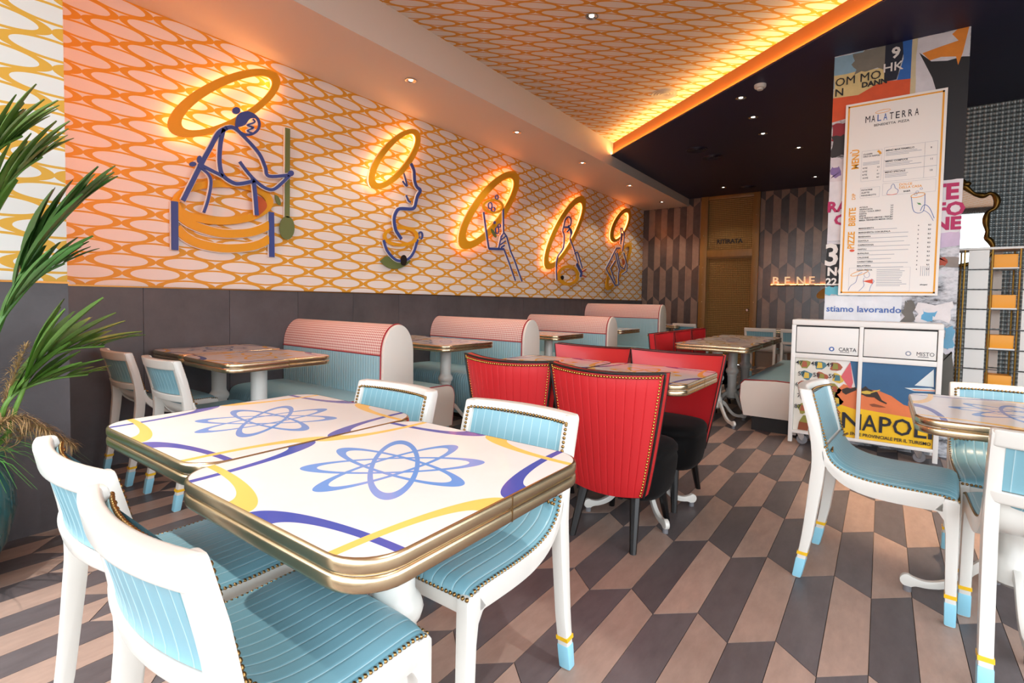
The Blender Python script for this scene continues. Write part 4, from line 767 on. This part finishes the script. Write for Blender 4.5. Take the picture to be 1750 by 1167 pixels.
for x0, x1, s_, im, tx in ((KX0+.038, 4.190, 'CARTA', 'ink_blue', 4.055), (4.226, KX1-.038, 'MISTO', 'ink_grey', 4.56)):
    fl = ob('flap', MB().box(x0, x1, .006, .024, .803, 1.022), 'white_plastic', t, bevel=.002)
    text('lettering', s_, .042, 'ink', fl, (tx, .0055, .832), ext=.0006, bold=0 if s_ == 'MISTO' else .0004, sx=.9); ob('icon', MB().lathe([(.019, 0), (.019, .001)], 20), im, fl, loc=(tx-.048, .006, .845), rot=(PI/2, 0, 0)); ob('icon', MB().lathe([(.011, 0), (.011, .0016)], 6), 'menu_white', fl, loc=(tx-.048, .006, .845), rot=(PI/2, 0, 0))
    ob('caption', MB().box(tx+.01, tx+.075, .0053, .006, .822, .826), 'ink', fl)
for nm, h in (('sea', '2f6089'), ('sand', 'e07a48'), ('sun_yellow', 'f2c117'), ('pink_sail', 'd9636b'), ('pale_sail', 'd5e1e2'), ('chart', 'dcd8cc'), ('skin_dark', '33261f'), ('basket', '8b4a2b'), ('olive_patch', '8d8a3e'), ('teal_patch', '4c7a86'), ('rust_patch', 'a5573c'), ('gold_patch', 'd9b84a')): mat('poster_'+nm, h, .55, noise=.08, nscale=6)
def pp(poly, m, d, nm='poster_shape'): return ob(nm, MB().prism(poly, .022-.0008*d, .03, 'y'), 'poster_'+m, t, smooth=0)
L0, L1, R0, R1, P0, P1 = KX0+.034, 4.193, 4.223, KX1-.034, .126, .753
d1 = ob('door', MB().box(L0, L1, .024, .03, P0, P1), 'white_plastic', t); d2 = ob('door', MB().box(R0, R1, .024, .03, P0, P1), 'white_plastic', t)
pp([(L0, P0), (4.10, P0), (4.04, P1), (L0, P1)], 'chart', 1); pp([(4.00, P0), (L1, P0), (L1, .36), (4.03, .40)], 'sun_yellow', 2); pp([(4.03, .40), (L1, .36), (L1, .53), (4.10, .56), (4.05, .50)], 'sand', 3); pp([(4.14, P1), (L1, P1), (L1, .48)], 'sea', 2); pp([(4.14, .745), (4.165, .58), (4.15, .52), (4.08, .62)], 'pink_sail', 4)
pp([(R0, P0), (R1, P0), (R1, .34), (R0, .38)], 'sun_yellow', 1); pp([(R0, .37), (R1, .335), (R1, .40), (4.50, .44), (4.42, .50), (4.33, .535), (R0, .53)], 'sand', 2); pp([(R0, .53), (4.33, .535), (4.42, .50), (4.50, .44), (R1, .39), (R1, P1), (R0, P1)], 'sea', 1)
pp([(4.67, .735), (4.675, .60), (4.56, .60)], 'pale_sail', 3); pp([(4.50, .575), (4.66, .59), (R1, .58), (R1, .565), (4.56, .556)], 'poster_white' and 'pale_sail', 4); pp([(4.54, .57), (R1, .576), (R1, .57), (4.56, .562)], 'sand', 5); pp([(4.53, .525), (R1, .54), (R1, .53), (4.56, .52)], 'pale_sail', 4)
# reclining figure with a guitar
pp([(4.09, .515), (4.125, .535), (4.15, .53), (4.185, .545), (4.19, .52), (4.15, .495), (4.12, .475), (4.095, .49)], 'skin_dark', 6); pp([(4.225, .535), (4.25, .56), (4.27, .54), (4.30, .53), (4.33, .52), (4.36, .46), (4.395, .44), (4.39, .432), (4.345, .45), (4.31, .475), (4.26, .475), (4.225, .49)], 'skin_dark', 6); pp([(4.225, .515), (4.26, .525), (4.29, .52), (4.285, .50), (4.25, .495), (4.225, .50)], 'gold_patch', 7); pp([(4.285, .518), (4.345, .543), (4.347, .537), (4.288, .508)], 'gold_patch', 7); pp([(4.28, .415), (4.31, .425), (4.36, .415), (4.39, .405), (4.35, .40), (4.30, .40)], 'basket', 6)
def kt(s_, z, x, h, b_, sx=1): text('lettering', s_, z, 'ink', t, (x, .0155, h), ext=.0004, bold=b_, sx=sx)
for ch, x, wd in (('N', 4.100, .132), ('A', 4.238, .100), ('P', 4.350, .080), ('O', 4.438, .118), ('L', 4.572, .075), ('I', 4.656, .024)): text('lettering', ch, .185, 'ink', t, (x, .0145, .20), ext=.0004, bold=.002, w=wd)
text('lettering', 'E.P.T. - ENTE PROVINCIALE PER IL TURISMO', .036, 'ink', t, (4.062, .0145, .148), ext=.0004, bold=.0006, w=.612)
cm = ['olive_patch', 'teal_patch', 'rust_patch', 'gold_patch']
for j, row in enumerate(((47, 48, 49), (57, 58, 59), (67, 68, 69), (77, 78, 79), (87, 88, 89))):
    for i, n_ in enumerate(row):
        x, z = L0+.005+.112*i+.018*(j % 2), .715-.095*j
        if x < 4.06-.02*j*0: kt(str(n_), .050, x, z-.02, .0004)
        bx = x+.065; pp([(bx+.040*math.cos(a)*(1+.3*math.sin(3*a+i)), z-.016+.044*math.sin(a)*(1+.25*math.cos(2*a+j))) for a in [2*PI*k/12 for k in range(12)]], cm[(i+j) % 4], 3)
        pp([(bx-.022, z-.04), (bx+.02, z-.036), (bx+.016, z+.008), (bx-.014, z+.012)], cm[(i+j+2) % 4], 4)
pp([(3.78, .13), (3.99, .13), (3.985, .19), (3.79, .2)], 'basket', 5); pp([(3.79, .2), (3.985, .19), (3.96, .26), (3.82, .26)], 'olive_patch', 5)
for x in (KX0+.09, KX1-.12):
    for y in (.05, KD-.06):
        c_ = thing('castor', 'x', 'x'); del c_['label'], c_['category']; c_.parent = t; c_.location = (x, y, 0)
        ob('wheel', MB().lathe([(.012, -.012), (.038, -.011), (.042, -.006), (.042, .006), (.038, .011), (.012, .012)], 20), 'rubber', c_, loc=(.012, 0, .042), rot=(PI/2, 0, 0)); ob('fork', MB().prism([(-.028, .10), (.028, .10), (.03, .06), (.02, .035), (.004, .035)], -.018, -.014, 'y').prism([(-.028, .10), (.028, .10), (.03, .06), (.02, .035), (.004, .035)], .014, .018, 'y').box(-.028, .028, -.018, .018, .092, .102), 'chrome', c_)

# ---------------------------------------------------------------- rack with orange boxes
RY = 5.62
t = thing('display_rack', 'white rack with brass rods and rows of square panels right of the column', 'rack', (0, RY, 0)); cols = [4.872, 5.040, 5.205, 5.373, 5.538]
ob('top_shelf', MB().box(4.83, 5.72, -.01, .26, 1.682, 1.70), 'rack_white', t, bevel=.003); ob('base', MB().box(4.83, 5.72, 0, .25, 0, .06), 'rack_white', t)
for x in cols+[5.70]: ob('rod', MB().tube([(x, .0, .05), (x, 0, 1.69)], .006, 8), 'rack_rod', t)
for x in cols[::2]+[5.70]: ob('rod', MB().tube([(x, .24, .05), (x, .24, 1.69)], .006, 8), 'rack_rod', t)
rows = [1.684-.1625*k for k in range(10)]
for z in rows[1:]: ob('bar', MB().box(4.835, 5.715, -.006, .004, z-.003, z+.003), 'rack_bar', t, smooth=0)
for i, (x0, x1) in enumerate(((4.898, 5.022), (5.228, 5.352), (5.56, 5.69))):
    for k in range(9): ob('panel', MB().box(x0, x1, .006, .016, rows[k]-.157, rows[k]-.005), 'rack_white', t, smooth=0)
for k in range(9): ob('post', MB().box(5.075, 5.13, .20, .25, rows[k]-.157, rows[k]-.005), 'plaster', t, smooth=0)
for i, (x0, x1) in enumerate(((5.046, 5.199), (5.379, 5.532))):
    for k in range(0, 9, 2):
        z0 = rows[k]-.148; tag(ob('carton', MB().box(x0+.006, x1-.006, .012, .20, z0, z0+.105), 'rack_orange', bevel=.002, loc=(0, RY, 0)), 'orange carton in the rack, ' + ('%s row from the top' % ('first', 'second', 'third', 'fourth', 'fifth')[k//2]) + (', column beside the poster column' if i == 0 else ', outer column'), 'box', 'orange cartons in the rack')
        ob('shelf', MB().box(x0-.006, x1+.006, .0, .22, z0-.012, z0), 'rack_white', t)
# mirror on the pressed metal wall
half = [(4.994, 2.538), (5.024, 2.512), (5.06, 2.47), (5.095, 2.437), (5.14, 2.42), (5.174, 2.413), (5.217, 2.431), (5.256, 2.405), (5.277, 2.344), (5.262, 2.272), (5.214, 2.236), (5.197, 2.181), (5.197, 2.107), (5.211, 2.032), (5.208, 1.965), (5.237, 1.927), (5.262, 1.86), (5.24, 1.78), (5.18, 1.72), (5.10, 1.69), (4.994, 1.67)]
cxm = 4.975; fullm = half+[(2*cxm-x, z) for x, z in half[::-1]]
t = thing('wall_mirror', 'ornate gilt mirror with scalloped frame on the pressed metal wall', 'mirror', (0, 7.41, 0))
ob('glass', MB().prism(fullm, .0, .012, 'y'), 'mirror_glass', t, smooth=0); sm = catmull(fullm+fullm[:1], 4)[:-1]
ob('frame', MB().tube([(x, -.005, z) for x, z in sm], [.024+.006*math.sin(k*.45) for k in range(len(sm))], 8, True), 'gilt', t, smooth=70); ob('crest', MB().ball((cxm, -.01, 2.57), (.05, .025, .045), 10, 6).ball((cxm-.05, -.01, 2.55), (.04, .02, .03), 10, 6).ball((cxm+.05, -.01, 2.55), (.04, .02, .03), 10, 6), 'gilt', t, smooth=70); ob('backing', MB().box(cxm-.15, cxm+.15, .012, .036, 1.8, 2.35), 'gilt', t)

# ---------------------------------------------------------------- ceiling fittings
def downlight(x, y, z, label, power=0, tilt=(0, 0), size=2.0, colr=(1, .88, .72), blend=.5, ringm='chrome'):
    t = thing('downlight', label, 'ceiling light', (x, y, z), 0, 'recessed ceiling downlights')
    mb = MB(); pr = [(.052, -.001), (.054, -.006), (.044, -.009), (.038, -.004), (.020, -.001)]; n = 24
    mb.grid(lambda i, j: (pr[j][0]*math.cos(2*PI*i/n), pr[j][0]*math.sin(2*PI*i/n), pr[j][1]), n, len(pr), True); ob('trim_ring', mb, ringm, t, smooth=60); ob('bulb', MB().lathe([(.020, -.003), (.020, -.0005)], 16), 'lamp_glow', t)
    if power:
        l = bpy.data.lights.new('downlight_beam', 'SPOT'); l.energy = power; l.color = colr; l.spot_size = size; l.spot_blend = blend; l.shadow_soft_size = .03
        o = bpy.data.objects.new('downlight_beam', l); C.objects.link(o); o.parent = t; o.location = (0, 0, -.02); o.rotation_euler = (tilt[0], tilt[1], 0)
nth = ('nearest', 'second', 'third', 'fourth', 'farthest')
for i, (x, y) in enumerate(((.70, 3.341), (.68, 5.075), (.70, 6.70), (.70, 8.43), (.67, 10.11))): downlight(x, y, ZS, 'downlight in the pale soffit over the booths, %s from the camera' % nth[i], 26, size=1.9)
dk = [(3.04, 5.842, 'first of the three in line by the cove'), (3.033, 6.514, 'second of the three in line'), (3.02, 7.199, 'third of the three in line'), (3.315, 8.095, 'the one nearest the poster column'), (3.33, 10.06, 'far one above the glowing shelf'), (1.843, 10.09, 'far one above the gold door')]
for x, y, s_ in dk: downlight(x, y, ZD, 'downlight in the dark blue ceiling, '+s_, 22, size=1.9)
downlight(2.279, 3.894, ZC, 'downlight in the patterned ceiling', 26, size=1.9)
downlight(4.75, 3.75, ZC, 'downlight above the right-hand table out of view', 520, size=.5, colr=(1, .72, .48), blend=.7)
downlight(5.05, .9, ZC, 'downlight above the front window seats out of view', 150, (0, .44), .42, (1, .96, .9), .25)
downlight(2.3, -.6, ZC, 'added spot above the potted palm in place of daylight, out of view', 420, (.1, 0), 1.0, (1, .93, .86), .8)  # added lamp, stands in for daylight on the floor at lower left
def vent(x, y, z, label, m):
    t = thing('air_vent', label, 'vent', (x, y, z), 0, 'round ceiling vents')
    for r in (.145, .112, .080, .048):
        pr = [(r, -.001), (r-.004, -.012), (r-.022, -.004), (r-.022, -.001)]; mb = MB(); mb.grid(lambda i, j: (pr[j][0]*math.cos(2*PI*i/28), pr[j][0]*math.sin(2*PI*i/28), pr[j][1]), 28, 4, True); ob('vane', mb, m, t, smooth=50)
    ob('duct', MB().lathe([(.128, -.002), (.128, -.0004)], 24), m, t)
vent(2.231, 5.782, ZC, 'round white air vent in the patterned ceiling by the glowing cove', 'vent_grey')
vent(2.12, 7.45, ZD, 'dark round vent in the blue ceiling nearest the cove', 'vent_dark'); vent(2.20, 7.95, ZD, 'dark round vent in the blue ceiling, second from the cove', 'vent_dark'); vent(2.22, 10.3, ZD, 'dark round vent above the gold door', 'vent_dark')
t = thing('smoke_detector', 'white smoke detector on the dark blue ceiling', 'detector', (3.269, 5.607, ZD)); ob('body', MB().lathe([(.055, 0), (.055, -.018), (.05, -.03), (.035, -.036)], 24), 'detector', t); ob('sensor', MB().lathe([(.03, -.036), (.028, -.05), (.01, -.052)], 20), 'detector', t); ob('lens', MB().ball((.03, 0, -.036), .005), 'ink', t)

# ---------------------------------------------------------------- potted palm
PXY = (1.33, .21)
t = thing('potted_palm', 'palm with grass and dry plumes in a teal pot beside the pier', 'plant', (PXY[0], PXY[1], 0))
ob('pot', MB().lathe([(.16, 0), (.20, .02), (.27, .16), (.30, .30), (.29, .42), (.255, .50), (.265, .52), (.245, .52), (.235, .48), (.05, .46)], 32), 'pot_glaze', t, smooth=50); ob('soil', MB().lathe([(.238, .47), (.1, .49), (.02, .495)], 20), 'soil', t)
def leaflet_mesh(n=7):
    mb = MB()
    for k in range(n+1):
        s_ = k/n; w_ = .5*math.sin(PI*min(1, s_*.88+.06))**.7*(1-.15*s_)*.27; z = -.10*s_*s_; mb.v += [(s_, -w_, z+w_*.35), (s_, 0, z), (s_, w_, z+w_*.35)]
    for k in range(n): mb.f += [(3*k, 3*k+3, 3*k+4, 3*k+1), (3*k+1, 3*k+4, 3*k+5, 3*k+2)]
    return mb
lm = {m: leaflet_mesh().mesh('leaflet', smooth=60) for m in ('leaf', 'leaf_dark')}
def frond(pts, m, nl=20, ll=.34, start=.3, spread=.85):
    path = [Vector(p)-Vector((PXY[0], PXY[1], 0)) for p in catmull(pts, 8)]; n = len(path)
    st = ob('frond', MB().tube(path, [.011*(1-.8*i/n)+.002 for i in range(n)], 6), m, t, smooth=60)
    for k in range(nl):
        f_ = start+(1-start)*k/(nl-1); i = min(n-2, int(f_*(n-1))); tg = (path[i+1]-path[i]).normalized(); p = path[i]
        sd = 1 if k % 2 else -1; side = tg.cross(Vector((0, 0, 1))).normalized()*sd; up = side.cross(tg)*sd
        a = spread*(1-.55*f_); d = (tg*math.cos(a)+side*math.sin(a)+Vector((0, 0, R.uniform(.15, .55)))).normalized()
        z_ = (up-d*up.dot(d)).normalized(); y_ = z_.cross(d); L_ = ll*(.30+.85*math.sin(PI*(.15+.8*f_)))*R.uniform(.85, 1.1)
        o = link('leaflet', lm[m], m, st); o.matrix_local = Matrix(((d.x*L_, y_.x*L_*.9, z_.x*L_, p.x), (d.y*L_, y_.y*L_*.9, z_.y*L_, p.y), (d.z*L_, y_.z*L_*.9, z_.z*L_, p.z), (0, 0, 0, 1)))
rt0_ = (1.33, .21, .48)
frond([rt0_, (1.35, .363, .8), (1.4, .398, 1.28), (1.42, .445, 1.54), (1.42, .52, 1.69), (1.4, .60, 1.78)], 'leaf', 18, .34, .45)
frond([rt0_, (1.4, .406, .911), (1.42, .503, 1.22), (1.42, .58, 1.39), (1.42, .66, 1.52), (1.4, .75, 1.64)], 'leaf_dark', 18, .36, .42)
frond([rt0_, (1.38, .446, .564), (1.45, .498, .737), (1.47, .551, .892), (1.45, .66, .95), (1.42, .80, .955)], 'leaf', 15, .33, .5)
frond([rt0_, (1.4, .417, .574), (1.45, .464, .742), (1.45, .517, .796), (1.45, .61, .827), (1.42, .738, .83)], 'leaf', 16, .24, .45)
frond([rt0_, (1.5, .392, .875), (1.52, .432, 1.058), (1.52, .493, 1.174), (1.5, .569, 1.272), (1.5, .645, 1.326)], 'leaf_dark', 15, .28, .45)
frond([rt0_, (1.45, .354, 1.0), (1.5, .385, 1.5), (1.52, .41, 1.67), (1.52, .45, 1.76), (1.5, .52, 1.83)], 'leaf', 15, .32, .6)
frond([rt0_, (1.5, .0, 1.0), (1.55, -.2, 1.4), (1.6, -.45, 1.6)], 'leaf_dark', 15, .36, .4)
g = MB()                                         # overhanging grass round the rim
for k in range(420):
    a = R.uniform(0, 2*PI); r0 = R.uniform(.05, .22); L_ = R.uniform(.24, .52); dr_ = R.uniform(.3, 1.1); p0 = Vector((r0*math.cos(a), r0*math.sin(a), .48)); d = Vector((math.cos(a+R.uniform(-.5, .5)), math.sin(a+R.uniform(-.5, .5)), 0)); sd = Vector((-d.y, d.x, 0))*.0045
    L_ = min(L_, max(.06, (p0.x+.31)/(.9*dr_*-d.x))) if d.x < -.05 else L_     # keep clear of the pier
    n0 = len(g.v)
    for q in range(5):
        s_ = q/4; c_ = p0+d*(L_*.85*s_*dr_)+Vector((0, 0, L_*(1.0*s_-1.15*s_*s_*dr_))); w_ = sd*(1-s_*.9); g.v += [tuple(c_-w_), tuple(c_+w_)]
    g.f += [(n0+2*q, n0+2*q+1, n0+2*q+3, n0+2*q+2) for q in range(4)]
stuff(ob('grass_tuft', g, 'grass', t, smooth=60))
def plume(pts, rad):
    path = [Vector(p)-Vector((PXY[0], PXY[1], 0)) for p in catmull(pts, 8)]; n = len(path); g = MB().tube(path, .002, 5)
    for k in range(420):
        f_ = R.uniform(.25, 1); i = min(n-2, int(f_*(n-1))); p = path[i]; tg = (path[i+1]-path[i]).normalized(); d = (tg*.8+Vector((R.uniform(-1, 1), R.uniform(-1, 1), R.uniform(-1, .6)))*.8).normalized(); L_ = rad*(1.15-.7*abs(f_-.55)*1.4)*R.uniform(.5, 1.1); s_ = d.cross(Vector((0, 0, 1))).normalized()*.0011
        e = p+d*L_+Vector((0, 0, -L_*.35)); m_ = p+d*L_*.55; n0 = len(g.v); g.v += [tuple(p-s_), tuple(p+s_), tuple(m_+s_*1.5), tuple(m_-s_*1.5), tuple(e)]; g.f += [(n0, n0+1, n0+2, n0+3), (n0+3, n0+2, n0+4)]
    stuff(ob('dry_plume', g, 'plume', t))
plume([rt0_, (1.4, .486, .55), (1.4, .523, .62), (1.4, .589, .615), (1.4, .637, .565), (1.4, .69, .517)], .07)
plume([rt0_, (1.4, .459, .55), (1.4, .471, .71), (1.4, .5, .854), (1.4, .54, .975)], .08)
plume([rt0_, (1.45, .40, .62), (1.47, .46, .68), (1.46, .53, .67), (1.45, .60, .60)], .07)
